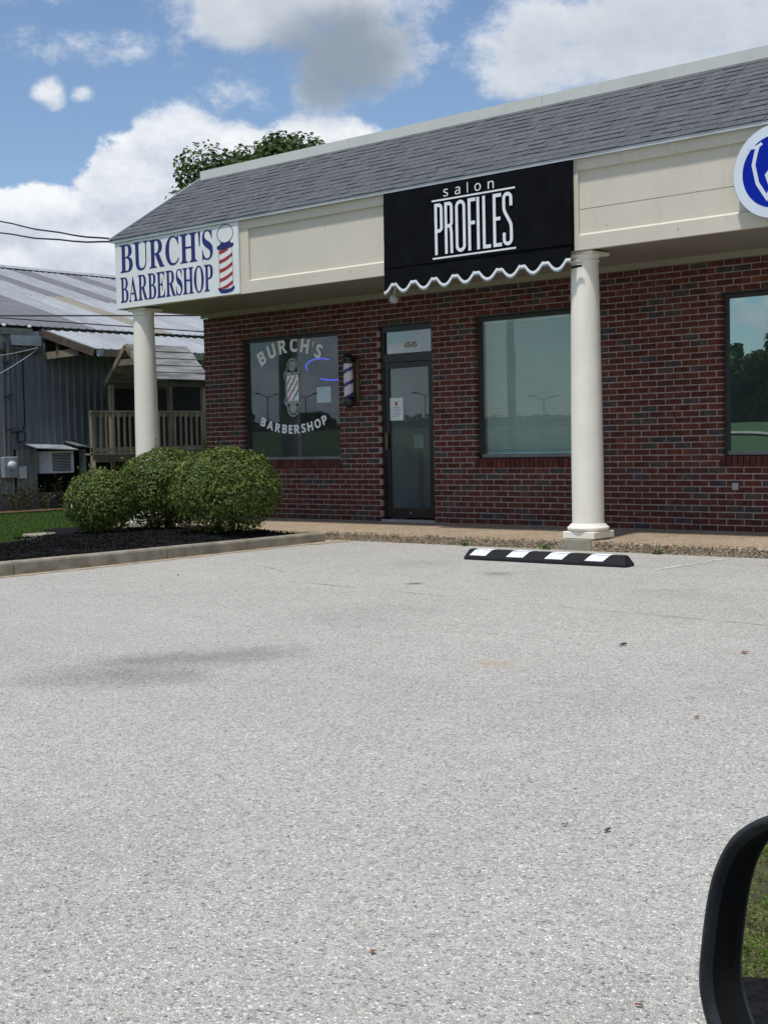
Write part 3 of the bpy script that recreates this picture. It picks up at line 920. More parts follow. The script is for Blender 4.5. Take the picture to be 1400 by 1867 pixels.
for x, z in ((4.33, 3.66), (4.33, 3.12), (5.14, 3.72), (5.14, 2.98), (.3, 3.0), (.9, 3.0)):
    nails.lathe([(.001, 0), (.008, 0), (.006, .003)], 0, 0, 8, 0, Matrix.Translation((x, -1.419 if 3.05 < z < 3.69 else -1.453, z)) @ Matrix.Rotation(pi / 2, 4, 'X'))
nails.build('nail_heads', MT['roundrim'], BLD, kind='stuff')
MB().box(FX0, FX0 + .018, -1.394, .0, 2.90, 3.80).build('end_fascia', MT['trim'], BLD)
MB().box(FX0 - .03, FX1, -1.500, -1.40, 3.801, 3.838).build('drip_edge', MT['drip'], BLD)

# shingle roof (mansard slope) with separate tabs
roof = link('roof', None, BLD)
ey, ez, ty, tz = -1.505, 3.835, .160, 4.870
sl = Vector((0, ty - ey, tz - ez)); SLEN = sl.length; sd_ = sl.normalized(); sn = Vector((0, -sd_.z, sd_.y))
deck = MB()
deck.prism([(ey + .01, ez - .012), (ty, tz - .012), (ty, tz - .10), (ey + .02, ez - .03)], lambda a, b: Vector((-3.48, a, b)), lambda a, b: Vector((8.9, a, b)))
deck.build('roof_deck', SHING[2], roof)
ncr = 14; ex = SLEN / ncr
tabs = []
for r in range(ncr):
    x = -3.50 - rng.uniform(0, .2)
    while x < 8.8:
        w = rng.choice([.10, .13, .16, .19, .23, .15])
        tabs.append((max(x, -3.50), min(x + w, 8.85), r, rng.choice([.004, .005, .010, .011, .006]))); x += w + .003
tabs = [t for t in tabs if t[1] - t[0] > .03]


def shingle(mb_, w, th, mi):
    L = ex * 1.06
    f = lambda a, s_, n_: Vector((a, 0, 0)) + sd_ * s_ + sn * n_
    vs = [f(0, 0, 0), f(w, 0, 0), f(0, 0, th + .004), f(w, 0, th + .004), f(0, L, 0), f(w, L, 0), f(0, L, .004), f(w, L, .004)]
    mb_.add(vs, [(0, 1, 3, 2), (4, 6, 7, 5), (2, 3, 7, 6), (0, 2, 6, 4), (1, 5, 7, 3), (0, 4, 5, 1)], mi)


tabs_in = sorted([t for t in tabs if t[0] < 6.7], key=lambda t: -(t[1] - t[0]) / (Vector(((t[0] + t[1]) / 2, -.7, 4.3)) - CAM_POS).length)
chosen = set(tabs_in[:290])
shm = {}
rs_ = MB()
for t in tabs:
    w, th, mi = t[1] - t[0], t[3], rng.randrange(4)
    base = Vector((t[0], ey, ez)) + sd_ * (t[2] * ex)
    if t in chosen:
        key = (round(w, 2), th, mi)
        if key not in shm:
            q = MB(); shingle(q, w, th, 0); shm[key] = q.mesh('shingle', SHING[mi])
        o = bpy.data.objects.new('shingle', shm[key]); COL.objects.link(o); o.parent = roof; o.location = base
    else:
        q = MB(); shingle(q, w, th, mi)
        rs_.add([Vector(v) + base for v in q.v], q.f, mi)
rs_.build('shingles', SHING, roof, kind='stuff')
rk = MB(); rk.beam(Vector((-3.515, ey, ez + .0)), Vector((-3.515, ty, tz + .0)), .025, .06); rk.build('rake_edge', MT['drip'], roof)
ge = MB(); ge.prism([(-1.40, 3.80), (.14, 4.76), (.14, 3.80)], lambda a, b: Vector((-3.46, a, b)), lambda a, b: Vector((-3.40, a, b))); ge.build('gable_end', MT['trim'], roof)
cj = [-3.50, -.55, 2.50, 5.55, 8.9]
for a, b in zip(cj[:-1], cj[1:]):
    MB().box(a + .002, b - .002, .135, .32, 4.850, 4.985).build('coping', MT['coping'], roof)
MB().box(-3.46, 8.9, .17, .30, 4.55, 4.849).build('parapet', MT['coping'], roof)

# small outlet cover on the brick
ot = MB(); ot.bbox(4.93, 5.0, -.016, .0, .44, .515, .004)
ot.build('outlet_cover', MT['outlet'], BLD)

# ------------------------------------------------------------------ lettering
_dg = None
_gl = {}


def glyph(ch, style):
    """vertices and faces of one letter, box 0..w x 0..1"""
    key = (ch, style)
    if key in _gl: return _gl[key]
    base = {'serif': 0x1D400, 'sansb': 0x1D5D4}.get(style)
    if style == 'sans': s = chr(0x1D5BA + ord(ch) - 97)
    elif style == 'digit': s = chr(0x1D7EC + ord(ch) - 48)
    else: s = chr(base + ord(ch) - 65)
    c = bpy.data.curves.new('letter_outline', 'FONT'); c.body = s; c.resolution_u = 5; c.fill_mode = 'FRONT'
    if style == 'sansb': c.offset = 0.018
    o = bpy.data.objects.new('letter_outline', c); COL.objects.link(o)
    m = bpy.data.meshes.new_from_object(o.evaluated_get(bpy.context.evaluated_depsgraph_get()))
    vs = [(v.co.x, v.co.y) for v in m.vertices]; fs = [tuple(p.vertices) for p in m.polygons]
    bpy.data.objects.remove(o); bpy.data.curves.remove(c); bpy.data.meshes.remove(m)
    x0 = min(v[0] for v in vs); x1 = max(v[0] for v in vs); y0 = min(v[1] for v in vs); y1 = max(v[1] for v in vs)
    h = (y1 - y0)
    _gl[key] = ([((a - x0) / h, (b - y0) / h) for a, b in vs], fs, (x1 - x0) / h)
    return _gl[key]


def apos(tall=.42):
    return ([(0.02, 1.0), (.16, 1.0), (.12, 1 - tall), (.06, 1 - tall)], [(0, 1, 2, 3)], .18)


def get(ch, style): return apos(.5 if style == 'serif' else .38) if ch == "'" else glyph(ch, style)


def line_text(txt, style, x0, x1, z0, z1, y, m, parent, gap=.06, name='letter', round_over=.012):
    gs = [get(c, style) for c in txt]; h = z1 - z0
    tot = sum(g_[2] for g_ in gs) + gap * (len(txt) - 1); k_ = (x1 - x0) / tot; x = x0
    for c, (vs, fs, w) in zip(txt, gs):
        ov = round_over * h if c in 'OCSUQGos' else 0
        q = MB(); q.add([(x + a * k_, y, z0 - ov + b * (h + 2 * ov)) for a, b in vs], fs); q.build(name, m, parent)
        x += (w + gap) * k_


def arc_text(txt, style, cx, cz, R, a0, a1, h, y, m, parent, up=1, wscale=1.0):
    gs = [get(c, style) for c in txt]; gap = .10
    tot = sum(g_[2] for g_ in gs) + gap * (len(txt) - 1); pos = 0
    for (vs, fs, w) in gs:
        t = (pos + w / 2) / tot; ang = a0 + (a1 - a0) * t       # degrees from vertical, + = clockwise
        th = radians(ang) * up
        bx, bz = cx + R * sin(radians(ang)), cz + up * R * cos(radians(ang))
        q = MB()
        pts = []
        for a, b in vs:
            lx_, lz_ = (a - w / 2) * h * wscale, (b - .5) * h
            pts.append((bx + lx_ * cos(th) + lz_ * sin(th), y, bz - lx_ * sin(th) + lz_ * cos(th)))
        q.add(pts, fs); q.build('letter', m, parent)
        pos += w + gap


def stroke(mb_, path, w, y, mi=0, th=0.0):
    """flat ribbon of constant width along a 2D path in the x-z plane"""
    P = []
    for p in path:
        p = Vector(p)
        if not P or (p - P[-1]).length > 1e-4: P.append(p)
    n = len(P); closed = (P[0] - P[-1]).length < 1e-6
    L, Rr = [], []
    for i in range(n):
        if closed: d0 = P[i] - P[i - 1 if i else n - 2]; d1 = P[(i + 1) if i < n - 1 else 1] - P[i]
        else: d0 = P[i] - P[i - 1] if i else P[1] - P[0]; d1 = P[i + 1] - P[i] if i < n - 1 else d0
        d0, d1 = d0.normalized(), d1.normalized(); t = (d0 + d1)
        t = t.normalized() if t.length > 1e-6 else d0
        nn = Vector((-t.y, t.x)); k_ = w / 2 / max(.45, nn.dot(Vector((-d1.y, d1.x))))
        L.append(P[i] + nn * k_); Rr.append(P[i] - nn * k_)
    vs = [(p.x, y, p.y) for p in L] + [(p.x, y, p.y) for p in Rr]
    mb_.add(vs, [(i, i + 1, n + i + 1, n + i) for i in range(n - 1)], mi)


def disc_pts(cx, cz, rx, rz, n=28, a0=0, a1=2 * pi):
    return [(cx + rx * cos(a0 + (a1 - a0) * i / n), cz + rz * sin(a0 + (a1 - a0) * i / n)) for i in range(n + (0 if abs(a1 - a0 - 2 * pi) < 1e-6 else 1))]


def flat(mb_, pts, y, mi=0):
    mb_.add([(a, y, b) for a, b in pts], [tuple(range(len(pts)))], mi)


def bez(pts, n=14):
    o = []
    P = [Vector(p) for p in pts]
    for i in range(len(P) - 1):
        p0, p1, p2, p3 = P[max(i - 1, 0)], P[i], P[i + 1], P[min(i + 2, len(P) - 1)]
        for k in range(n):
            t = k / n
            o.append(.5 * ((2 * p1) + (p2 - p0) * t + (2 * p0 - 5 * p1 + 4 * p2 - p3) * t * t + (3 * p1 - p0 - 3 * p2 + p3) * t ** 3))
    return o + [P[-1]]


# ---- long white barbershop sign on the fascia
S1 = thing('shop_sign', "white board sign reading BURCH'S BARBERSHOP in navy capitals beside a striped pole picture", 'sign')
MB().bbox(-3.445, -.972, -1.478, -1.453, 2.906, 3.798, .003).build('board', MT['white'], S1)
SY = -1.4805
line_text("BURCH'S", 'serif', -3.335, -1.445, 3.385, 3.757, SY, MT['signblue'], S1, .07)
line_text("BARBERSHOP", 'serif', -3.345, -1.455, 2.985, 3.322, SY, MT['signblue'], S1, .05)
pg = link('pole_picture', None, S1)
q = MB(); stroke(q, disc_pts(-1.21, 3.672, .148, .112, 40) + [(-1.21 + .148, 3.672)], .010, SY); q.build('ball_outline', MT['line'], pg)
q = MB(); flat(q, [(-1.30, 3.570), (-1.21, 3.552), (-1.12, 3.575), (-1.105, 3.548), (-1.06, 3.545), (-1.055, 3.515), (-1.085, 3.497), (-1.21, 3.476), (-1.335, 3.478), (-1.368, 3.500), (-1.362, 3.53), (-1.315, 3.54)], SY)
q.build('pole_cap', MT['signblue'], pg)
q = MB(); flat(q, [(-1.365, 3.012), (-1.345, 3.006), (-1.28, 2.985), (-1.21, 2.980), (-1.13, 2.987), (-1.075, 3.012), (-1.055, 3.005), (-1.062, 2.975), (-1.10, 2.945), (-1.20, 2.932), (-1.30, 2.935), (-1.335, 2.955), (-1.36, 2.985)], SY)
q.build('pole_foot', MT['signblue'], pg)
q = MB()
stroke(q, [(-1.332, 3.478), (-1.332, 3.005)], .006, SY); stroke(q, [(-1.086, 3.492), (-1.086, 3.010)], .006, SY)
q.build('pole_outline', MT['line'], pg)


def clipstripe(zc, th=.042):
    up, lo = [], []
    for i in range(13):
        t = i / 12; x = -1.328 + t * .238; z = zc + .078 * (t - .16 * sin(t * pi))
        up.append((x, min(z + th / 2, 3.476))); lo.append((x, max(min(z - th / 2, 3.474), 2.99)))
    return up, lo


for zc in (3.445, 3.330, 3.214, 3.098, 2.985):
    u_, l_ = clipstripe(zc); q = MB()
    for i in range(12):
        if u_[i][1] - l_[i][1] > .003 or u_[i + 1][1] - l_[i + 1][1] > .003:
            q.add([(u_[i][0], SY, u_[i][1]), (u_[i + 1][0], SY, u_[i + 1][1]), (l_[i + 1][0], SY, l_[i + 1][1]), (l_[i][0], SY, l_[i][1])], [(0, 1, 2, 3)])
    q.build('red_stripe', MT['signred'], pg)

# ---- black salon banner with scalloped hem
S2 = thing('awning_banner', 'black canvas awning banner reading salon PROFILES with scalloped white hem', 'banner')
BX0, BX1 = 1.468, 3.972


def hem(x):
    u = ((x - BX0) / .2925 + .5) % 1.0 - .5
    return 2.672 + .014 * (x - BX0) + .080 * min(1.0, (abs(u) / .38) ** 2.0)


def by(x, z):
    return -1.511 + .010 * mnoise.noise(Vector((x * 1.7, z * 2.2, 0))) - .006 * mnoise.noise(Vector((x * 5 + z * 4, z * 3 - x * 2, 3))) - (.004 if z < 2.97 else 0) - .010 * sm((3.0 - z) / .3)


NB = 180
q = MB(); rows = 14
for i in range(NB + 1):
    x = BX0 + (BX1 - BX0) * i / NB; zb = hem(x)
    for j in range(rows + 1):
        z = 3.797 + (zb + .004 - 3.797) * j / rows; q.v.append((x, by(x, z), z))
for i in range(NB):
    for j in range(rows):
        q.f.append((i * (rows + 1) + j, i * (rows + 1) + j + 1, (i + 1) * (rows + 1) + j + 1, (i + 1) * (rows + 1) + j)); q.m.append(0)
n0 = len(q.v)
# back cloth and side returns so that the banner has depth
q.box(BX0 + .001, BX1 - .001, -1.4985, -1.456, 2.90, 3.795)
q.build('canvas', MT['fabric'], S2, True)
for nm, lo_, hi_, m_, dy in (('white_hem', .010, .037, 'fabwhite', -.0035), ('grey_binding', -.006, .005, 'fabgrey', -.002)):
    q = MB()
    for i in range(NB + 1):
        x = BX0 + (BX1 - BX0) * i / NB
        sl_ = (hem(min(x + .004, BX1)) - hem(x - .004)) / .008; k_ = sqrt(1 + min(sl_ * sl_, .9)) if nm == 'white_hem' else 1
        z = hem(x)
        q.v += [(x, by(x, z) + dy, z + lo_), (x, by(x, z) + dy, z + lo_ + (hi_ - lo_) * k_)]
    for i in range(NB): q.f.append((2 * i, 2 * i + 2, 2 * i + 3, 2 * i + 1)); q.m.append(0)
    q.build(nm, MT[m_], S2)
q = MB(); q.box(BX0, BX1, -1.526, -1.508, 2.968, 2.974); q.build('fold_seam', MT['carinner'], S2)
TY = -1.529
xl = 2.352
for ch, hh in zip("salon", (.080, .080, .108, .080, .080)):
    vs, fs, w = glyph(ch, 'sans'); wd = w * hh * (1.18 if ch != 'l' else 1.0)
    q = MB(); q.add([(xl + a_ * hh * (1.18 if ch != 'l' else 1.0), TY, 3.648 + b_ * hh) for a_, b_ in vs], fs); q.build('letter', MT['fabwhite'], S2)
    xl += wd + (.092 if ch != 'l' else .088)
q = MB(); stroke(q, [(2.186, 3.618), (3.302, 3.618)], .018, TY); q.build('rule_line', MT['fabwhite'], S2)
q = MB(); stroke(q, [(2.186, 2.999), (3.302, 2.999)], .018, TY); q.build('rule_line', MT['fabwhite'], S2)
PZ0, PZ1 = 3.035, 3.585
W_ = .037


def U(v): return 2.222 + (v - 365) * .002213


def arcp(cx, cz, rx, rz, a0, a1, n=10):
    return [(cx + rx * cos(radians(a0 + (a1 - a0) * i / n)), cz + rz * sin(radians(a0 + (a1 - a0) * i / n))) for i in range(n + 1)]


hw = W_ / 2
zt, zb = PZ1 - hw, PZ0 + hw
P_L = {}
def L(name_, paths):
    q = MB()
    for i_, p_ in enumerate(paths): stroke(q, p_, W_, TY - .0003 * i_)
    q.build('letter', MT['fabwhite'], S2)


x = U(365) + hw; r_ = .032
L('P', [[(x, PZ0), (x, PZ1)], [(x, zt), (x + .035, zt)] + arcp(x + .042, zt - .035, .035, .035, 80, 0, 6) + [(x + .077, 3.345)] + arcp(x + .042, 3.325, .035, .035, 0, -80, 6) + [(x, 3.290)]])
x = U(428) + hw
L('R', [[(x, PZ0), (x, PZ1)], [(x, zt), (x + .035, zt)] + arcp(x + .042, zt - .035, .035, .035, 80, 0, 6) + [(x + .077, 3.375)] + arcp(x + .042, 3.365, .035, .035, 0, -80, 6) + [(x, 3.330)], [(x + .05, 3.335), (x + .066, 3.31), (x + .073, 3.26), (x + .075, PZ0)]])
xo = U(526); w2 = .050
L('O', [arcp(xo, zt - w2, w2, w2, 90, 180, 8) + arcp(xo, zb + w2, w2, w2, 180, 360, 14) + arcp(xo, zt - w2, w2, w2, 0, 90, 8)])
x = U(572) + hw
L('F', [[(x, PZ0), (x, PZ1)], [(x, zt), (x + .085, zt)], [(x, 3.325), (x + .075, 3.325)]])
x = U(625) + hw
L('I', [[(x, PZ0), (x, PZ1)]])
x = U(660) + hw
L('L', [[(x, PZ1), (x, zb), (x + .088, zb)]])
x = U(722) + hw
L('E', [[(x + .092, zt), (x, zt), (x, zb), (x + .092, zb)], [(x, 3.325), (x + .078, 3.325)]])
xs_ = U(807); w3 = .046
L('S', [[(xs_ + w3, 3.44), (xs_ + w3, zt - w3)] + arcp(xs_, zt - w3, w3, w3, 0, 180, 12) + [tuple(v_) for v_ in bez([(xs_ - w3, 3.45), (xs_ - w3 * .85, 3.395), (xs_, 3.325), (xs_ + w3 * .85, 3.255), (xs_ + w3, 3.20)], 5)] + arcp(xs_, zb + w3, w3, w3, 0, -180, 12) + [(xs_ - w3, 3.17)]])
tie = MB(); tie.tube([(3.95, -1.49, 2.735), (4.00, -1.46, 2.742), (4.05, -1.445, 2.745)], [.014, .014, .010], 6); tie.build('tie_bracket', MT['carinner'], S2)

# ---- round blue sign at the right end
S3 = thing('round_sign', 'round blue sign with white rim and white line emblem at right frame edge', 'sign')
RC = Vector((6.185, 0, 3.362))
T = Matrix.Translation((RC.x, -1.455, RC.z)) @ Matrix.Rotation(pi / 2, 4, 'X')
q = MB(); q.lathe([(.30, 0), (.415, 0), (.42, .006), (.42, .098), (.415, .104), (.30, .104)], 0, 0, 64, 0, T); q.build('rim', MT['roundrim'], S3)
q = MB(); flat(q, disc_pts(RC.x, RC.z, .413, .413, 64), -1.5605); q.build('face', MT['roundwhite'], S3)
q = MB(); flat(q, disc_pts(RC.x, RC.z, .322, .322, 64), -1.5625); q.build('blue_disc', MT['roundblue'], S3)
q = MB()
stroke(q, [(5.915, 3.600), (5.955, 3.597), (6.00, 3.597), (6.035, 3.612), (6.056, 3.624)], .028, -1.5632)
stroke(q, [(6.018, 3.612), (5.995, 3.54), (5.972, 3.44), (6.008, 3.275), (6.098, 3.135), (6.135, 3.20)], .036, -1.5634)
flat(q, [(6.08, 3.339), (6.12, 3.384), (6.20, 3.40), (6.24, 3.34), (6.19, 3.31), (6.15, 3.335), (6.13, 3.26), (6.118, 3.236), (6.095, 3.297)], -1.5636)
q.build('emblem', MT['roundwhite'], S3)

# ---- vinyl decals on the barber window
DY = .0895
S4 = thing('window_decal', "white vinyl BURCH'S lettering arched across the top of the dark window", 'window lettering')
arc_text("BURCH'S", 'sansb', -1.672, 1.135, 1.235, -32.5, 28.5, .195, DY, MT['decal'], S4, 1, .98)
S5 = thing('window_decal', 'white vinyl BARBERSHOP lettering curving along the bottom of the dark window', 'window lettering')
arc_text("BARBERSHOP", 'sansb', -1.668, 2.835, 1.615, -23.5, 23.5, .122, DY, MT['decal'], S5, -1, 1.06)
S6 = thing('window_decal', 'barber pole decal with silver balls and red and blue stripes in the dark window', 'window decal')
bx = -1.662
out = []
def sil(g_):
    p = arcp(bx, 2.075, .098 + g_, .098 + g_, 0, 180, 12)
    p = arcp(bx, 2.078, .096 + g_, .098 + g_, -8, 188, 16)
    l = [(bx - .115 - g_, 2.02), (bx - .155 - g_, 1.985), (bx - .15 - g_, 1.93), (bx - .128 - g_, 1.90), (bx - .128 - g_, 1.66), (bx - .15 - g_, 1.63), (bx - .152 - g_, 1.58), (bx - .115 - g_, 1.55)]
    b_2 = arcp(bx, 1.510, .096 + g_, .102 + g_, 172, 368, 16)
    r_3 = [(2 * bx - a, b) for a, b in reversed(l)]
    return p + l + b_2 + r_3
q = MB(); flat(q, sil(.0), DY + .0005); q.build('backing', MT['decaldark'], S6)
s0 = sil(.006); q = MB(); stroke(q, s0 + [s0[0]], .021, DY); q.build('outline', MT['decalgrey'], S6)
for zc in (2.085, 1.508):
    q = MB(); flat(q, disc_pts(bx, zc, .073, .073, 24), DY - .0004); q.build('ball', MT['decalgrey'], S6)
for zc in (1.982, 1.588):
    q = MB(); flat(q, [(bx - .125, zc - .018), (bx + .125, zc - .018), (bx + .13, zc), (bx + .125, zc + .018), (bx - .125, zc + .018), (bx - .13, zc)], DY - .0006); q.build('band', MT['decalgrey'], S6)
q = MB(); flat(q, [(bx - .112, 1.61), (bx + .112, 1.61), (bx + .112, 1.958), (bx - .112, 1.958)], DY - .0003); q.build('cylinder_face', MT['decal'], S6)
def para(x0, z0, x1, z1, w, mname, nm):
    q = MB(); stroke(q, [(x0, z0), (x0 + (x1 - x0) * .45, z0 + (z1 - z0) * .5), (x0 + (x1 - x0) * .55, z0 + (z1 - z0) * .5), (x1, z1)], w, DY - .0008); q.build(nm, MT[mname], S6)
para(bx - .10, 1.83, bx - .035, 1.95, .020, 'decalred', 'stripe')
para(bx - .10, 1.62, bx + .10, 1.88, .020, 'decalred', 'stripe')
para(bx - .095, 1.73, bx + .06, 1.95, .020, 'decalblue', 'stripe')
para(bx + .005, 1.62, bx + .105, 1.76, .020, 'decalblue', 'stripe')

# neon inside the window
S7 = thing('neon_sign', 'glowing blue neon tube sign seen through the barber window', 'neon sign')
NY = .135   # just behind the pane
q = MB(); q.tube(bez([(-1.01, NY, 2.135), (-1.12, NY, 2.158), (-1.25, NY, 2.158), (-1.37, NY, 2.135), (-1.435, NY, 2.085), (-1.44, NY, 2.05), (-1.415, NY, 2.01)], 6), .0105, 8); q.build('neon_tube', MT['neon'], S7, True)
q = MB(); q.tube(bez([(-1.165, NY, 1.888), (-1.08, NY, 1.873), (-.96, NY, 1.862), (-.84, NY, 1.862)], 6), .0105, 8); q.build('neon_tube', MT['neon'], S7, True)
q = MB(); q.tube([(-1.26, NY + .02, 2.50), (-1.26, NY + .02, 2.158)], .003, 5); q.tube([(-1.0, NY + .02, 2.50), (-1.0, NY + .02, 1.866)], .003, 5); q.build('hanger', MT['cable'], S7)

# notices
q = MB(); q.box(-1.215, -.955, .1005, .1022, 1.565, 1.775)
tag(q.build('notice', MT['paper']), 'blank pale paper notice inside the right of the barber window', 'notice')
N2 = thing('notice', 'white paper notice with small red mark taped inside the door glass', 'notice')
q = MB(); q.box(.112, .335, .0725, .0735, 1.292, 1.580); q.build('sheet', MT['paper'], N2)
q = MB(); flat(q, disc_pts(.222, 1.505, .022, .030, 12), .0720); q.build('red_mark', MT['decalred'], N2)
q = MB()
for i, (a, b) in enumerate(((.16, .29), (.14, .31), (.17, .28), (.15, .30), (.15, .27))): q.add([(a, .0720, 1.452 - i * .027), (b, .0720, 1.452 - i * .027), (b, .0720, 1.460 - i * .027), (a, .0720, 1.460 - i * .027)], [(0, 1, 2, 3)])
q.build('printed_lines', MT['ink'], N2, kind='stuff')
# house number on the transom
N3 = thing('house_number', 'small gold house number 4545 on the transom glass above the door', 'house number')
line_text("4545", 'digit', .372, .578, 2.205, 2.278, .0765, MT['gold'], N3, .14, 'digit')

# black dispenser stand just inside the door
ST = thing('dispenser_stand', 'black slim stand with square top panel just inside the glass door', 'stand')
q = MB(); q.bbox(.215, .275, .49, .53, .02, .95, .005); q.build('post', MT['carinner'], ST)
q = MB(); q.bbox(.06, .42, .35, .66, -.018, .02, .006); q.build('foot', MT['carinner'], ST)
q = MB(); q.bbox(.17, .33, .46, .48, .93, 1.11, .004); q.build('top_panel', MT['outlet'], ST)
centre_empty(ST, (.24, .5, -.018))

# ---- barber pole on the wall
BP = thing('barber_pole', 'wall mounted barber pole with purple and white stripes and black caps', 'barber pole')
cx_, cy_ = -.425, -.115
q = MB(); n = 28; rows = 44; r0 = .062; z0_, z1_ = 1.615, 2.045
vs = [(cx_ + r0 * cos(2 * pi * k / n), cy_ + r0 * sin(2 * pi * k / n), z0_ + (z1_ - z0_) * j / rows) for j in range(rows + 1) for k in range(n)]
for j in range(rows):
    for k in range(n):
        ph = (j / rows * (z1_ - z0_) / .172 - k / n) % 1.0
        q.add([], [], 0)
        q.f.append((j * n + k, j * n + (k + 1) % n, (j + 1) * n + (k + 1) % n, (j + 1) * n + k)); q.m.append(1 if ph < .30 else 0)
q.v = [tuple(v) for v in vs]
q.build('striped_cylinder', [MT['polewhite'], MT['polepurple']], BP, True)
cp = [(.03, 2.045), (.080, 2.046), (.088, 2.055), (.088, 2.078), (.078, 2.085), (.084, 2.098), (.084, 2.115), (.072, 2.14), (.045, 2.165), (.012, 2.178)]
o = MB().lathe(cp, cx_, cy_, 28).build('top_cap', MT['polecap'], BP); autosmooth(o.data, 50)
cp = [(.012, 1.478), (.045, 1.488), (.070, 1.508), (.080, 1.535), (.078, 1.55), (.088, 1.556), (.088, 1.598), (.080, 1.606), (.03, 1.616)]
o = MB().lathe(cp, cx_, cy_, 28).build('bottom_cap', MT['polecap'], BP); autosmooth(o.data, 50)
q = MB(); q.bbox(cx_ - .045, cx_ + .10, -.045, -.002, 1.575, 2.10, .004); q.build('back_plate', MT['brass'], BP)
centre_empty(BP, (cx_, 0, 1.478))

# ---- soffit lamp
LP = thing('flood_lamp', 'small pale ball lamp under the soffit at the banner left corner', 'lamp')
q = MB(); q.lathe([(.01, 2.60), (.035, 2.605), (.052, 2.63), (.055, 2.65), (.045, 2.68), (.02, 2.695)], 1.40, -1.28, 20); q.build('bulb', MT['lampgrey'], LP, True)
q = MB(); q.tube([(1.40, -1.28, 2.69), (1.41, -1.27, 2.76), (1.47, -1.22, 2.84), (1.47, -1.22, 2.914)], .012, 8); q.lathe([(.045, 2.895), (.045, 2.914)], 1.47, -1.22, 16); q.build('bracket', MT['lampgrey'], LP)
centre_empty(LP, (1.47, -1.22, 2.914))

# ---- rubber parking stop
PS = thing('parking_stop', 'black rubber parking stop with four white slanted panels in front of the column', 'parking stop')
px0, px1, pyc = 3.47, 5.29, -2.63
def stop_sec(x, k=1.0):
    z = lot_z(pyc)
    return [(x, pyc - .075 * k, z), (x, pyc - .075 * k, z + .025 * k), (x, pyc - .038 * k, z + .098 * k), (x, pyc - .025 * k, z + .104 * k), (x, pyc + .025 * k, z + .104 * k), (x, pyc + .038 * k, z + .098 * k), (x, pyc + .075 * k, z + .025 * k), (x, pyc + .075 * k, z)]
secs = [stop_sec(px0, .82), stop_sec(px0 + .05), stop_sec(px1 - .05), stop_sec(px1, .82)]
secs[0] = [(px0 + (0 if i in (0, 1, 6, 7) else .035), p[1], p[2]) for i, p in enumerate(stop_sec(px0, .95))]
secs[3] = [(px1 - (0 if i in (0, 1, 6, 7) else .035), p[1], p[2]) for i, p in enumerate(stop_sec(px1, .95))]
q = MB(); vs = [p for s in secs for p in s]; fs = [(i * 8 + j, (i + 1) * 8 + j, (i + 1) * 8 + (j + 1) % 8, i * 8 + (j + 1) % 8) for i in range(3) for j in range(8)]
fs += [tuple(range(7, -1, -1)), tuple(24 + j for j in range(8))]
q.add(vs, fs); q.build('body', MT['rubber'], PS)
zl = lot_z(pyc)
for c in (3.665, 4.105, 4.545, 4.985):
    w = .098; e = .0018
    A = Vector((0, pyc - .066, zl + .0438)); B = Vector((0, pyc - .040, zl + .0943)); nn = Vector((0, -.892, .452)) * e
    q = MB()
    q.add([Vector((c - w - .035, 0, 0)) + A + nn, Vector((c + w - .035, 0, 0)) + A + nn, Vector((c + w + .02, 0, 0)) + B + nn, Vector((c - w + .02, 0, 0)) + B + nn,
           Vector((c - w + .035, pyc - .024, zl + .104 + e)), Vector((c + w + .035, pyc - .024, zl + .104 + e)), Vector((c - w + .06, pyc + .024, zl + .104 + e)), Vector((c + w + .06, pyc + .024, zl + .104 + e))],
          [(0, 1, 2, 3), (3, 2, 5, 4), (4, 5, 7, 6)])
    q.build('white_panel', MT['stopwhite'], PS)
for x in (3.60, 4.32, 5.18):
    MB().lathe([(.002, zl + .1045), (.014, zl + .1045), (.012, zl + .109), (.002, zl + .110)], x, pyc, 10).build('anchor_bolt', MT['galv'], PS)
centre_empty(PS, ((px0 + px1) / 2, pyc, zl))

# ------------------------------------------------------------------ foliage helpers
def leaf(mb_, p, n_, size, rng_, fold=.25, asp=.55):
    """one leaf: two triangles' worth of folded blade"""
    n_ = n_.normalized()
    t = n_.orthogonal().normalized(); t = Matrix.Rotation(rng_.uniform(0, 2 * pi), 3, n_) @ t
    b = n_.cross(t); l = size; w = size * asp
    mb_.add([p - t * l, p + b * w + n_ * (fold * w), p + t * l, p - b * w + n_ * (fold * w)], [(0, 1, 2), (0, 2, 3)])


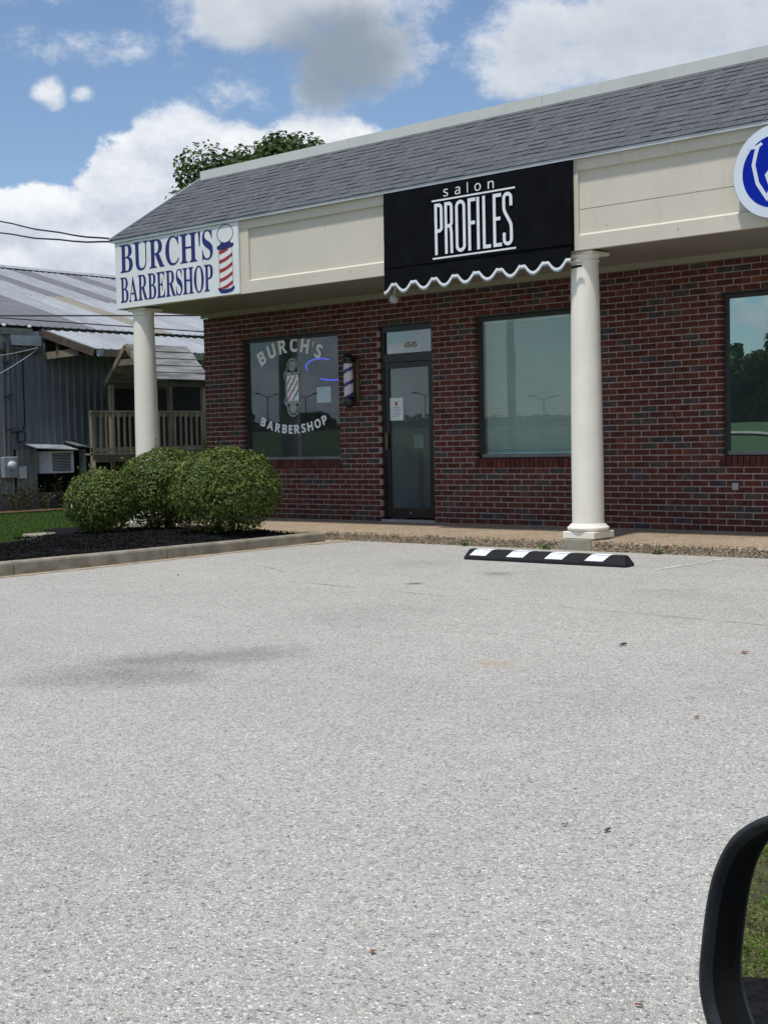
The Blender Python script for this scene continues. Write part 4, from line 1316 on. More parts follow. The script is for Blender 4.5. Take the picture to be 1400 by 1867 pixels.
def bush(name, label, cx, cy, zb, rx, ry, rz, zc, nleaf, seed, lumps):
    rg = random.Random(seed)
    t = thing(name, label, 'bush', 'clipped bushes in the mulch bed')
    f = MB()
    for i in range(nleaf):
        u = rg.uniform(-1, 1); a = rg.uniform(0, 2 * pi); s = sqrt(1 - u * u)
        d = Vector((s * cos(a), s * sin(a), u))
        if d.z < -.5 and rg.random() < .5: continue
        k = 1 + .10 * mnoise.noise(d * 2.2 + Vector((seed, 0, 0))) + .06 * mnoise.noise(d * 6 + Vector((0, seed, 0)))
        inner = rg.random()
        kk = k * (rg.uniform(.94, 1.02) if inner < .66 else rg.uniform(.45, .94))
        if d.z < -.2: kk *= rg.uniform(.75, 1.0)
        # flatten the skirt: the shrub is wide and square-ish
        dd = Vector((math.copysign(abs(d.x) ** .95, d.x), math.copysign(abs(d.y) ** .95, d.y), math.copysign(abs(d.z) ** .92, d.z)))
        p = Vector((cx, cy, zc)) + Vector((dd.x * rx, dd.y * ry, dd.z * rz)) * kk
        if p.z < zb + .03: continue
        hole = mnoise.noise(p * 3.6 + Vector((seed * 3, 1, 2)))
        if hole > .5 and rg.random() < .7: continue
        nn = (Vector((d.x / rx, d.y / ry, d.z / rz)).normalized() + Vector((rg.uniform(-1, 1), rg.uniform(-1, 1), rg.uniform(-.6, 1.2))) * .75)
        leaf(f, p, nn, rg.uniform(.014, .027), rg)
    for _ in range(34):                              # stray shoots that escaped the shears
        a = rg.uniform(0, 2 * pi); u = rg.uniform(-.1, 1); s = sqrt(1 - u * u)
        d = Vector((s * cos(a), s * sin(a), u)); p0 = Vector((cx + d.x * rx, cy + d.y * ry, zc + d.z * rz))
        for j in range(6):
            leaf(f, p0 + (d + Vector((0, 0, .5))) * (.018 * j) + Vector((rg.gauss(0, .008), rg.gauss(0, .008), 0)), Vector((rg.uniform(-1, 1), rg.uniform(-1, 1), .6)), rg.uniform(.012, .02), rg)
    f.build('foliage', MT['bush'], t, kind='stuff')
    st = MB()
    for i in range(16):
        a = rg.uniform(0, 2 * pi); r = sqrt(rg.random())
        b0 = Vector((cx + .16 * cos(a) * r, cy + .16 * sin(a) * r, zb - .02))
        e = Vector((cx + rx * .6 * cos(a) * r, cy + ry * .6 * sin(a) * r, zc + rz * rg.uniform(-.2, .5)))
        mid = b0.lerp(e, .5) + Vector((rg.uniform(-.05, .05), rg.uniform(-.05, .05), .03))
        st.tube([b0, mid, e], [.011, .008, .003], 5)
        for _ in range(3):
            e2 = mid + Vector((rg.uniform(-1, 1) * rx * .6, rg.uniform(-1, 1) * ry * .6, rg.uniform(-.15, .35)))
            st.tube([mid, e2], [.005, .002], 4)
    st.build('stem', MT['twig'], t, kind='stuff')
    centre_empty(t, (cx, cy, zb))
    return t


bush('bush', 'large rounded green bush at the right, nearest the barber window', -.29, -2.42, bed_z(-.29, -2.42), .65, .62, .53, .46, 17500, 3, 0)
bush('bush', 'middle rounded green bush standing below the left column', -1.84, -2.05, bed_z(-1.8, -2.1), .66, .54, .53, .46, 20000, 5, 0)
bush('bush', 'smallest low green bush at the left by the lawn', -1.93, -2.98, bed_z(-1.93, -2.98), .42, .42, .43, .33, 11500, 9, 0)

# grass blades on the lawn seen past the bed and in the mirror
def blades(name, m_, n, fpos, h0, h1, seed):
    rg = random.Random(seed); q = MB()
    for _ in range(n):
        x, y, z = fpos(rg); a = rg.uniform(0, 2 * pi); h = rg.uniform(h0, h1); w = h * .10 + .0015
        lean = Vector((rg.uniform(-.5, .5), rg.uniform(-.5, .5), 1)) * h
        q.add([(x - w * cos(a), y - w * sin(a), z - .005), (x + w * cos(a), y + w * sin(a), z - .005), (x + lean.x, y + lean.y, z + lean.z)], [(0, 1, 2)])
    return q.build(name, m_, None, kind='stuff')


def lawn_pos(rg):
    while True:
        x, y = rg.uniform(-16, -1.6), rg.uniform(-5.5, 6)
        t_ = (-x - 1.6) / 14.4
        if y < -4.6 + 8 * t_ - 1.2 or y > -1.5 + 8.5 * t_ + 1.2: continue
        if x > -3.9 and y > -2.6: continue
        if x > -2.9 and y > -3.5: continue
        return x, y, ground_z(x, y)


blades('lawn_grass', MT['blade'], 60000, lawn_pos, .03, .075, 21)
rg = random.Random(22); q = MB()
for _ in range(120000):
    x, y = rg.uniform(7.6, 10.6), rg.uniform(-16.4, -13.6)
    if (Vector((x, y)) - Vector((9.53, -14.0))).dot(Vector((.71, .60))) > -.01: continue
    t_ = mnoise.noise(Vector((x * 2.2, y * 2.2, 4)))
    if t_ < -.12 and rg.random() < .7: continue
    leaf(q, Vector((x, y, lot_z(-12.75) + .014 + rg.uniform(0, .03))), Vector((rg.uniform(-1, 1), rg.uniform(-1, 1), rg.uniform(.3, 1.2))), rg.uniform(.004, .0095), rg, .2, rg.uniform(.25, .6))
q.build('rough_grass', MT['drygrass'], None, kind='stuff')

# weeds in the joint at the walkway foot
for i, (x, lab) in enumerate(((4.93, 'small green weed at the walkway foot right of the column'), (3.60, 'small green weed at the walkway foot just left of the column pier'), (2.55, 'tiny green weed at the walkway foot left of the parking stop'))):
    rg = random.Random(40 + i); q = MB()
    for _ in range(34):
        a = rg.uniform(0, 2 * pi); r = rg.uniform(0, .07); p = Vector((x + r * cos(a), WE - .02 - abs(r * sin(a)) * .6, lot_z(-1.5) + rg.uniform(0, .05)))
        leaf(q, p, Vector((rg.uniform(-1, 1), rg.uniform(-1, .3), 1)), rg.uniform(.010, .022), rg)
    o = tag(q.build('weed', MT['blade']), lab, 'weed', 'weeds along the walkway')

# fallen leaves and litter on the lot
def litter(name, label, x, y, s, m_, seed):
    s *= .78
    rg = random.Random(seed); q = MB(); n = 9; z = lot_z(y) + .006
    pts = [(s * rg.uniform(.6, 1.15) * cos(2 * pi * k / n), s * .6 * rg.uniform(.6, 1.15) * sin(2 * pi * k / n), rg.uniform(0, s * .35)) for k in range(n)]
    a = rg.uniform(0, pi)
    vs = [(x + p[0] * cos(a) - p[1] * sin(a), y + p[0] * sin(a) + p[1] * cos(a), z + p[2]) for p in pts] + [(x, y, z)]
    q.add(vs, [(k, (k + 1) % n, n) for k in range(n)])
    tag(q.build(name, m_), label, 'leaf', 'dead leaves lying on the lot')
LITTER = [(9.459, -10.664, .016, 'deadleaf', 'brown leaf alone on the asphalt at bottom centre'),
          (10.147, -10.536, .014, 'deadleaf', 'curled orange brown leaf on the asphalt beside the car mirror'),
          (9.379, -9.459, .022, 'leafdark', 'dark flat leaf on the asphalt, right of its slim lookalike'),
          (9.235, -9.482, .018, 'leafdark', 'slim dark leaf on the asphalt, left of its flat lookalike'),
          (8.801, -7.823, .022, 'deadleaf', 'tan curled leaf on the asphalt above the car mirror'),
          (8.208, -6.208, .035, 'deadleaf', 'brown leaf on the asphalt near the right frame edge'),
          (7.498, -6.323, .045, 'leafdark', 'dark leaf on the asphalt right of the ochre stain'),
          (1.92, -4.993, .030, 'leafdark', 'dark red leaf on the asphalt near the kerb')]
for i, (x, y, s, m_, lab) in enumerate(LITTER): litter('dead_leaf', lab, x, y, s, MT[m_], 60 + i)

# ------------------------------------------------------------------ metal barn on the left
BN = thing('barn', 'grey corrugated metal barn with patched light and dark roof sheets', 'barn')
XB = -16.5
def ribbed(mb_, y0, y1, z0, z1, pitch=.205, depth=.048, x=XB):
    n = max(1, round((y1 - y0) / pitch)); st = (y1 - y0) / n; P = []
    for i in range(n):
        a = y0 + i * st; P += [(a, 0), (a + st * .62, 0), (a + st * .70, depth), (a + st * .88, depth), (a + st * .96, 0)]
    P.append((y1, 0)); k = len(P)
    mb_.add([(x + d, y, z) for z in (z0, z1) for y, d in P], [(i, i + 1, k + i + 1, k + i) for i in range(k - 1)])
for i in range(24):
    y0 = -2.0 + i * .82; y1 = y0 + .82
    z0 = 1.03 if 5.5 < y0 + .4 < 9.5 else -.03
    q = MB(); ribbed(q, y0 - .004, y1 + .004, z0, 3.86, x=XB + .002 * (i % 2))
    q.build('wall_sheet', MT['barnwall2'] if (z0 < 0 and 4.4 < y0 + .4 < 5.6) else MT['barnwall'], BN)
q = MB(); ribbed(q, 5.45, 6.02, -.03, 1.03); q.build('wall_sheet', MT['barnwall2'], BN)
q = MB(); q.box(XB - .14, XB - .02, -2.2, 18, -.75, -.03); q.build('foundation', MT['found'], BN)
q = MB(); q.box(XB - 1.0, XB - .9, 5.6, 11, -.7, 1.1); q.build('crawl_space', MT['voidshade'], BN)
q = MB(); q.box(XB - 20, XB - .05, -2.1, -2.0, -.7, 6.6); q.box(XB - 20, XB - .05, 18.0, 18.1, -.7, 3.8); q.build('end_wall', MT['barnwall'], BN, kind='stuff')
MB().box(XB - 19.2, XB - 19.1, -2.0, 18, -.7, 4.0).build('rear_wall', MT['barnwall'], BN)
q = MB(); q.box(XB + .02, XB + .16, 7.25, 7.36, -.6, 1.0); q.build('crawl_post', MT['galv'], BN)
q = MB(); q.box(XB - .02, XB + .18, 6.55, 7.05, -.62, -.05); q.build('footing_block', MT['found'], BN)
# roof sheets: from eave X=-16.55 to ridge X=-26
PT = .292; EX, EZ, RXX = -16.52, 3.985, -26.0
def slopez(x): return EZ + PT * (EX - x)
def roof_sheet(y0, y1, xa, xb, m_, dz_=0.0, zf=slopez, name='roof_sheet'):
    q = MB(); n = max(2, round((y1 - y0) / .23)); st = (y1 - y0) / n; P = []
    for i in range(n):
        a = y0 + i * st; P += [(a, 0), (a + st * .7, 0), (a + st * .8, .022), (a + st * .9, .022)]
    P.append((y1, 0)); k = len(P)
    vs = [(x_, y, zf(x_) + d + dz_) for x_ in (xa, xb) for y, d in P] + [(x_, y, zf(x_) + dz_ - .012) for x_ in (xa, xb) for y, d in P]
    fs = [(i, i + 1, k + i + 1, k + i) for i in range(k - 1)] + [(2 * k + i, 3 * k + i, 3 * k + i + 1, 2 * k + i + 1) for i in range(k - 1)]
    fs += [(i, 2 * k + i, 2 * k + i + 1, i + 1) for i in range(k - 1)]
    q.add(vs, fs); return q.build(name, MT[m_], BN)
STR = [(-2.2, -1.1, 'rooflight', 'rooflight'), (-1.1, -.1, 'roofdark', 'roofdark'), (-.1, .9, 'rooflight', 'rooflight'), (.9, 1.9, 'rooflight', 'roofdark'), (1.9, 2.9, 'roofdark', 'roofdark'), (2.9, 3.9, 'rooflight', 'rooflight'), (3.9, 4.9, 'roofdark', 'roofdark'), (4.9, 5.9, 'rooflight', 'roofdark'), (5.9, 6.95, 'roofdark', 'roofdark'),
       (6.95, 7.9, 'roofdark', 'roofdark'), (7.9, 8.75, 'rooflight', 'rooflight'), (8.75, 9.65, 'rooflight', 'roofwhite'), (9.65, 10.35, 'roofdark', 'rooftan'), (10.35, 11.4, 'rooflight', 'roofwhite'), (11.4, 12.2, 'roofdark', 'rooflight'), (12.2, 13.35, 'rooflight', 'roofwhite'), (13.35, 14.15, 'roofdark', 'rooflight'), (14.15, 15.2, 'rooflight', 'roofwhite'), (15.2, 16.1, 'roofdark', 'rooflight'), (16.1, 17.1, 'rooflight', 'rooflight'), (17.1, 18.2, 'roofwhite', 'roofwhite')]
for y0, y1, mu, ml in STR:
    xm = random.uniform(-21.5, -20.6)
    if mu == ml: roof_sheet(y0, y1, EX, RXX, mu)
    else:
        roof_sheet(y0, y1, xm, RXX, mu, .004); roof_sheet(y0, y1, EX, xm - .15, ml)
for y0 in (-2.2, 1.2, 4.6, 8.0, 11.4, 14.8):
    q = MB(); zr = slopez(RXX)
    q.add([(RXX + .28, y0, zr - .03), (RXX + .28, y0 + 3.38, zr - .03), (RXX, y0 + 3.38, zr + .09), (RXX, y0, zr + .09), (RXX - .28, y0, zr - .03), (RXX - .28, y0 + 3.38, zr - .03)], [(0, 1, 2, 3), (3, 2, 5, 4)])
    q.build('ridge_cap', MT['roofwhite'], BN)
q = MB(); q.add([(RXX, -2.2, slopez(RXX)), (RXX, 18.2, slopez(RXX)), (RXX - 9.5, 18.2, EZ), (RXX - 9.5, -2.2, EZ)], [(0, 1, 2, 3)]); q.build('rear_roof', MT['roofdark'], BN)
# lower roof over the porch side
LX0, LX1 = -16.95, -14.45
def lowz(x): return 4.045 - .285 * (x - LX0)
for i in range(6):
    y0 = 6.33 + i * 1.02
    roof_sheet(y0, y0 + 1.015, LX1, LX0, 'roofwhite' if i % 3 != 1 else 'rooflight', 0, lowz, 'lower_roof_sheet')
q = MB(); q.beam((LX0, 6.30, lowz(LX0) - .10), (LX1, 6.30, lowz(LX1) - .10), .045, .17); q.build('rake_board', MT['wooddark'], BN)
q = MB(); q.beam((-16.6, 6.36, 3.27), (-15.15, 6.36, 3.30), .05, .17); q.build('tie_beam', MT['wood'], BN)
q = MB(); q.beam((-15.95, 6.36, 3.30), (-15.95, 6.36, 3.72), .09, .06); q.build('strut', MT['wooddark'], BN)
MB().box(XB + .06, XB + .10, 6.32, 12.3, 3.36, 3.93).build('eave_shade_panel', MT['voidshade'], BN)  # dark panel added under the lower roof to paint in the eave shade
for yy in (7.6, 8.9, 10.2):
    q = MB(); q.beam((LX0, yy, lowz(LX0) - .10), (LX1, yy, lowz(LX1) - .10), .05, .14); q.build('rafter', MT['wooddark'], BN)
def gut(y0, y1, x, z, m_, name='gutter'):
    q = MB(); P = [(0, .0), (0, -.11), (.04, -.15), (.10, -.15), (.13, -.05), (.14, 0), (.125, 0), (.09, -.13), (.045, -.13), (.012, -.1), (.012, 0)]
    n = len(P); q.add([(x + a, yy, z + b) for yy in (y0, y1) for a, b in P], [(i, (i + 1) % n, n + (i + 1) % n, n + i) for i in range(n)] + [tuple(range(n)), tuple(range(2 * n - 1, n - 1, -1))])
    return q.build(name, MT[m_], BN)
gut(-2.0, 5.95, -16.50, 3.90, 'gutter')
yy = 6.38
for i, m_ in enumerate(('galv', 'rustgutter', 'rustgutter', 'gutter', 'rustgutter', 'gutter', 'rustgutter')):
    l = .12 if i == 0 else random.uniform(.5, .9); gut(yy, yy + l - .003, LX1 - .03, lowz(LX1) - .03, m_); yy += l
for yb in (5.2, 5.9):
    q = MB(); q.lathe([(.005, 3.93), (.04, 3.935), (.045, 3.96), (.03, 3.99), (.005, 3.995)], -16.42, yb, 10); q.build('insulator', MT['white'], BN)
q = MB(); q.box(XB + .04, XB + .14, 5.35, 6.18, 3.50, 3.74); q.build('eave_duct', MT['galv'], BN)
q = MB(); q.box(XB + .01, XB + .10, -2, 6.2, 3.32, 3.40); q.build('eave_rail', MT['wooddark'], BN)
centre_empty(BN, (XB, 6, -.5))

# sheet awnings above the air conditioner
for y0, y1, za, zb_, lab in ((5.66, 6.80, 1.06, 1.00, 'pale sheet metal ledge above the air conditioner'), (6.82, 7.75, 1.10, .97, 'grey sheet metal ledge between air conditioner and porch')):
    q = MB(); q.prism([(XB + .03, za + .12), (XB + .62, za), (XB + .62, za - .025), (XB + .03, za + .09)], lambda a, b: Vector((a, y0, b)), lambda a, b: Vector((a, y1, b + zb_ - za)))
    tag(q.build('metal_ledge', MT['galv'] if y0 < 6 else MT['gutter']), lab, 'ledge')
AC = thing('air_conditioner', 'white window air conditioner sticking out of the barn wall', 'air conditioner')
q = MB(); ax0, ax1, ay0, ay1, az0, az1 = XB - .2, XB + .42, 6.08, 6.80, .44, .97
q.box(ax0, ax1 - .02, ay0, ay0 + .02, az0, az1); q.box(ax0, ax1 - .02, ay1 - .02, ay1, az0, az1); q.box(ax0, ax1 - .02, ay0 + .02, ay1 - .02, az1 - .02, az1); q.box(ax0, ax1 - .02, ay0 + .02, ay1 - .02, az0, az0 + .02)
q.box(ax1 - .021, ax1, ay0, ay0 + .10, az0, az1); q.box(ax1 - .021, ax1, ay1 - .07, ay1, az0, az1); q.box(ax1 - .021, ax1, ay0 + .10, ay1 - .07, az1 - .055, az1); q.box(ax1 - .021, ax1, ay0 + .10, ay1 - .07, az0, az0 + .045)
q.build('casing', MT['acwhite'], AC)
MB().box(ax1 - .10, ax1 - .06, ay0 + .10, ay1 - .07, az0 + .03, az1 - .04).build('coil', MT['acdark'], AC)
for i in range(11):
    z = az0 + .065 + i * .037
    MB().box(ax1 - .03, ax1 - .012, ay0 + .10, ay1 - .07, z, z + .012).build('louvre', MT['acwhite'], AC)
centre_empty(AC, (XB, 6.4, .44))
EM = thing('electric_meter', 'round glass electric meter in a grey box under a tall conduit', 'electric meter')
MB().bbox(XB + .03, XB + .19, 4.99, 5.38, .36, .86, .015).build('meter_box', MT['galv'], EM)
o = MB().lathe([(.02, .0), (.095, .0), (.095, .05), (.085, .11), (.05, .13), (.01, .135)], 0, 0, 24, 0, Matrix.Translation((XB + .19, 5.19, .66)) @ Matrix.Rotation(pi / 2, 4, 'Y')).build('meter_glass', MT['acwhite'], EM); autosmooth(o.data)
q = MB(); q.tube([(XB + .12, 5.20, .86), (XB + .12, 5.24, 2.0), (XB + .12, 5.27, 3.6)], .055, 10); q.build('conduit', MT['pipe'], EM)
for z in (1.5, 2.3, 3.1): MB().box(XB + .03, XB + .19, 5.17, 5.33, z, z + .04).build('strap', MT['pipe'], EM)
centre_empty(EM, (XB, 5.2, .36))
tag(MB().bbox(XB + .03, XB + .13, 5.44, 5.66, .33, .62, .012).build('utility_box', MT['acwhite']), 'small pale utility box right of the electric meter', 'utility box')
q = MB(); pts = [(XB + .08, 5.27, 1.42), (XB + .08, 5.45, 1.45)] + [(XB + .08, 5.56 + .12 * cos(a), 1.33 + .13 * sin(a)) for a in [pi * .9 - i * .42 for i in range(17)]] + [(XB + .08, 5.66, 1.6), (XB + .08, 5.67, 2.6), (XB + .08, 5.68, 3.3)]
q.tube(bez(pts, 3), .014, 6); tag(q.build('cable_loop', MT['cable'], None, True), 'looped black cable on the barn wall beside the conduit', 'cable')

# wooden porch
PO = thing('porch', 'weathered wooden porch with small plank roof and baluster railing', 'porch')
RX_ = -13.32; DK = .90; PY0, PY1 = 5.30, 9.9
for i in range(12):
    x0 = -14.95 + i * .14
    MB().box(x0, x0 + .132, PY0 if x0 > -13.6 else 6.3, PY1, DK - .035, DK).build('deck_board', MT['wood'], PO)
MB().box(RX_ + .03, RX_ + .07, PY0, PY1, DK - .20, DK - .036).build('rim_joist', MT['wooddark'], PO)
MB().box(RX_ - .03, RX_ + .06, PY0, PY1, 1.815, 1.855).build('hand_rail', MT['wood'], PO)
MB().box(RX_ - .01, RX_ + .03, PY0, PY1, 1.72, 1.81).build('top_rail', MT['wood'], PO)
MB().box(RX_ - .02, RX_ + .05, PY0, PY1, DK + .03, DK + .13).build('bottom_rail', MT['wood'], PO)
bme = MB().box(RX_ + .031, RX_ + .065, 0, .045, DK - .06, 1.80).mesh('baluster', MT['wood'])
yv = PY0 + .20
while yv < PY1 - .1:
    o = bpy.data.objects.new('baluster', bme); COL.objects.link(o); o.parent = PO; o.location = (0, yv + random.uniform(-.012, .012), 0)
    yv += .165
for yv, zt_ in ((PY0, 1.81), (6.88, 1.86), (8.55, 2.45), (PY1 - .09, 1.81)):
    MB().box(RX_ - .05, RX_ + .04, yv, yv + .09, -.55, zt_).build('post', MT['wood'], PO)
MB().box(-14.62, -14.52, 6.78, 6.88, -.5, 2.50).build('post', MT['wood'], PO)
MB().box(-14.62, -14.52, 8.55, 8.65, -.5, 2.50).build('post', MT['wood'], PO)
MB().box(-13.25, -13.16, 6.78, 6.88, 1.86, 2.50).build('post', MT['wood'], PO)
RG, RE = Vector((-13.9, 0, 3.42)), Vector((-13.05, 0, 2.56)); RW = Vector((-14.72, 0, 2.56))
for side, E_ in ((1, RE), (-1, RW)):
    nn = Vector(((E_.z - RG.z) * -1 * side, 0, abs(E_.x - RG.x))).normalized()
    for i in range(5):
        a = RG.lerp(E_, i / 5 - (.02 if i else 0)); b = RG.lerp(E_, (i + 1) / 5)
        q = MB(); y0, y1 = 6.80 + random.uniform(-.02, .02), 8.62 + random.uniform(-.02, .02)
        k0, k1 = .012, .034
        q.add([a + Vector((0, y0, 0)), a + Vector((0, y1, 0)), b + Vector((0, y1, 0)), b + Vector((0, y0, 0)),
               a + nn * k0 + Vector((0, y0, 0)), a + nn * k0 + Vector((0, y1, 0)), b + nn * k1 + Vector((0, y1, 0)), b + nn * k1 + Vector((0, y0, 0))],
              [(0, 1, 2, 3), (4, 7, 6, 5), (0, 4, 5, 1), (2, 6, 7, 3), (1, 5, 6, 2), (0, 3, 7, 4)])
        q.build('roof_plank', MT['plank'], PO)
    q = MB(); q.beam(RG + Vector((0, 6.77, -.05)), E_ + Vector((0, 6.77, -.05)), .04, .10); q.build('rafter', MT['wood'], PO)
MB().box(-13.26, -13.17, 6.80, 8.65, 2.42, 2.54).build('header_beam', MT['wooddark'], PO)
MB().box(-14.62, -14.53, 6.80, 8.65, 2.42, 2.54).build('header_beam', MT['wooddark'], PO)
MB().beam((-14.2, 6.79, 3.0), (-13.6, 6.79, 3.0), .03, .14).build('collar_tie', MT['wood'], PO)
MB().box(-15.2, -15.1, 7.2, 10.4, DK, 2.75).build('porch_shade_sheet', MT['voidshade'], PO)  # black sheet added behind the railing; its colour stands for the porch's shade
MB().beam((RX_ + .0, 5.36, .86), (RX_ + .2, 5.20, .2), .06, .06).build('stair_rail', MT['wood'], PO)
centre_empty(PO, (-14, 7.5, -.5))

# yellow flowers on the porch
rg = random.Random(5)
for i, (x, y, z, lab) in enumerate(((-13.18, 8.62, 1.10, 'big yellow bloom behind the porch railing, left of the other blooms'), (-13.18, 8.82, 1.09, 'small yellow bloom behind the porch railing, second from left'), (-13.18, 8.94, 1.09, 'small yellow bloom by the railing post, third from left'), (-12.9, 8.95, .78, 'yellow bloom low below the porch railing by the brick corner'))):
    t = thing('flower', lab, 'flower', 'yellow flowers at the porch')
    q = MB(); s = .085 if i == 0 else .055
    for _ in range(60):
        d = Vector((rg.gauss(0, 1), rg.gauss(0, 1), rg.gauss(0, .8))).normalized()
        leaf(q, Vector((x, y, z)) + d * s * .8, d, s * .45, rg)
    q.build('bloom', MT['yellow'], t)
    q = MB(); q.tube([(x, y, z), (x - .02, y + .02, z - .35)], .008, 5)
    for _ in range(20): leaf(q, Vector((x + rg.uniform(-.08, .08), y + rg.uniform(-.08, .08), z - rg.uniform(.08, .3))), Vector((rg.uniform(-1, 1), rg.uniform(-1, 1), .5)), .04, rg)
    q.build('stem', MT['weed'], t)
    centre_empty(t, (x, y, z - .35))

# bare reddish soil strip below the barn, weeds and a white stone
q = MB(); n = 40
for i in range(n + 1):
    y = 1.0 + 9.0 * i / n; w = -14.75 + .5 * mnoise.noise(Vector((y * .7, 3, 0))) + .25 * mnoise.noise(Vector((y * 2.3, 5, 0)))
    for x in (XB + .02, (XB + w) / 2, w): q.v.append((x, y, ground_z(x, y) + .06))
for i in range(n):
    for j in range(2): q.f.append((i * 3 + j, i * 3 + j + 1, i * 3 + j + 4, i * 3 + j + 3)); q.m.append(0)
q.build('soil', MT['soil'], None, True, kind='structure')
WD = [(4.55, .9, 'tall pale weed clump at the left frame edge under the meter'), (5.05, .75, 'leafy weed clump growing below the electric meter'), (5.55, 1.0, 'tall dark weed growing below the utility box'), (5.95, .7, 'bushy brownish weed left of the crawl space'), (6.35, .9, 'green vine hanging below the air conditioner'), (6.75, .5, 'low weed in front of the dark crawl space'), (7.0, .45, 'low green weed beside the footing block')]
for i, (y, h, lab) in enumerate(WD):
    rg = random.Random(80 + i); q = MB(); x0 = XB + .35 + rg.uniform(-.05, .2)
    z0 = ground_z(x0, y)
    for s_ in range(11):
        a = rg.uniform(0, 2 * pi); e = Vector((x0 + .22 * cos(a), y + .22 * sin(a), z0 + h * rg.uniform(.5, 1)))
        b0 = Vector((x0 + rg.uniform(-.08, .08), y + rg.uniform(-.12, .12), z0))
        q.tube([b0, b0.lerp(e, .5) + Vector((0, 0, .05)), e], [.006, .005, .002], 4)
        for _ in range(14):
            p = b0.lerp(e, rg.uniform(.2, 1)) + Vector((rg.uniform(-.06, .06), rg.uniform(-.06, .06), 0))
            leaf(q, p, Vector((rg.uniform(-1, 1), rg.uniform(-1, 1), rg.uniform(-.2, 1))), rg.uniform(.02, .045), rg)
    tag(q.build('weed_clump', MT['weed']), lab, 'weed', 'weeds along the barn foot')
q = MB(); q.lathe([(.01, -.02)] + [(.085 * sin(t_ * pi / 8) * (1 + .1 * (t_ % 2)), -.0 + .085 * (1 - cos(t_ * pi / 8))) for t_ in range(1, 8)] + [(.005, .172)], 0, 0, 12, 0, Matrix.Translation((-14.35, 5.42, ground_z(-14.35, 5.42) + .01)))
tag(q.build('white_stone', MT['stone'], None, True), 'round white stone on the soil edge by the left bush', 'stone')
tag(MB().bbox(-3.02, -2.62, -3.38, -3.0, -.16, -.03, .01).build('splash_block', MT['pier']), 'pale concrete splash block at the left bush foot', 'block')

# ------------------------------------------------------------------ wires
def wire(label, a, b, sag, r, m_='cable', n=24, wob=.0):
    a, b = Vector(a), Vector(b); P = []
    for i in range(n + 1):
        t = i / n; p = a.lerp(b, t); p.z -= sag * 4 * t * (1 - t) - wob * sin(t * 40)
        P.append(p)
    q = MB(); q.tube(P, r, 6); tag(q.build('overhead_wire', MT[m_], None, True), label, 'wire', 'overhead wires')
A1, A2 = Vector((-9.309, .562, 5.035)), Vector((-9.306, .554, 4.882))
E1, E2 = Vector((-3.52, -1.37, 3.868)), Vector((-3.52, -1.37, 3.835))
wire('upper black overhead wire running to the shop roof corner', E1 + (A1 - E1) * 2.6 + Vector((0, 0, .6)), E1, .25, .013, wob=.008)
wire('lower black overhead wire running to the shop roof corner', E2 + (A2 - E2) * 2.6 + Vector((0, 0, .55)), E2, .28, .013, wob=.008)
B0, B1 = Vector((-14.53, 3.88, 3.96)), Vector((-11.22, 6.83, 3.87))
wire('straight black wire passing in front of the barn roof', B0 + (B0 - B1) * 2.5, B1 + (B1 - B0) * 3, .0, .016)
C0, C1 = Vector((-12.78, 2.74, 3.69)), Vector((-9.68, 5.48, 3.34))
wire('thin sagging dark wire along the barn lower roof edge', C0 + (C0 - C1) * 2.0 + Vector((0, 0, .12)), C1 + (C1 - C0) * 3 + Vector((0, 0, .0)), .05, .012)
wire('upper white cable slung to the barn eave beam', (-14.6, 3.0, 3.0), (-16.25, 6.0, 3.45), .05, .010, 'whitecable')
wire('lower white cable slung to the barn eave beam', (-14.6, 3.0, 2.35), (-16.25, 6.0, 3.42), .08, .010, 'whitecable')

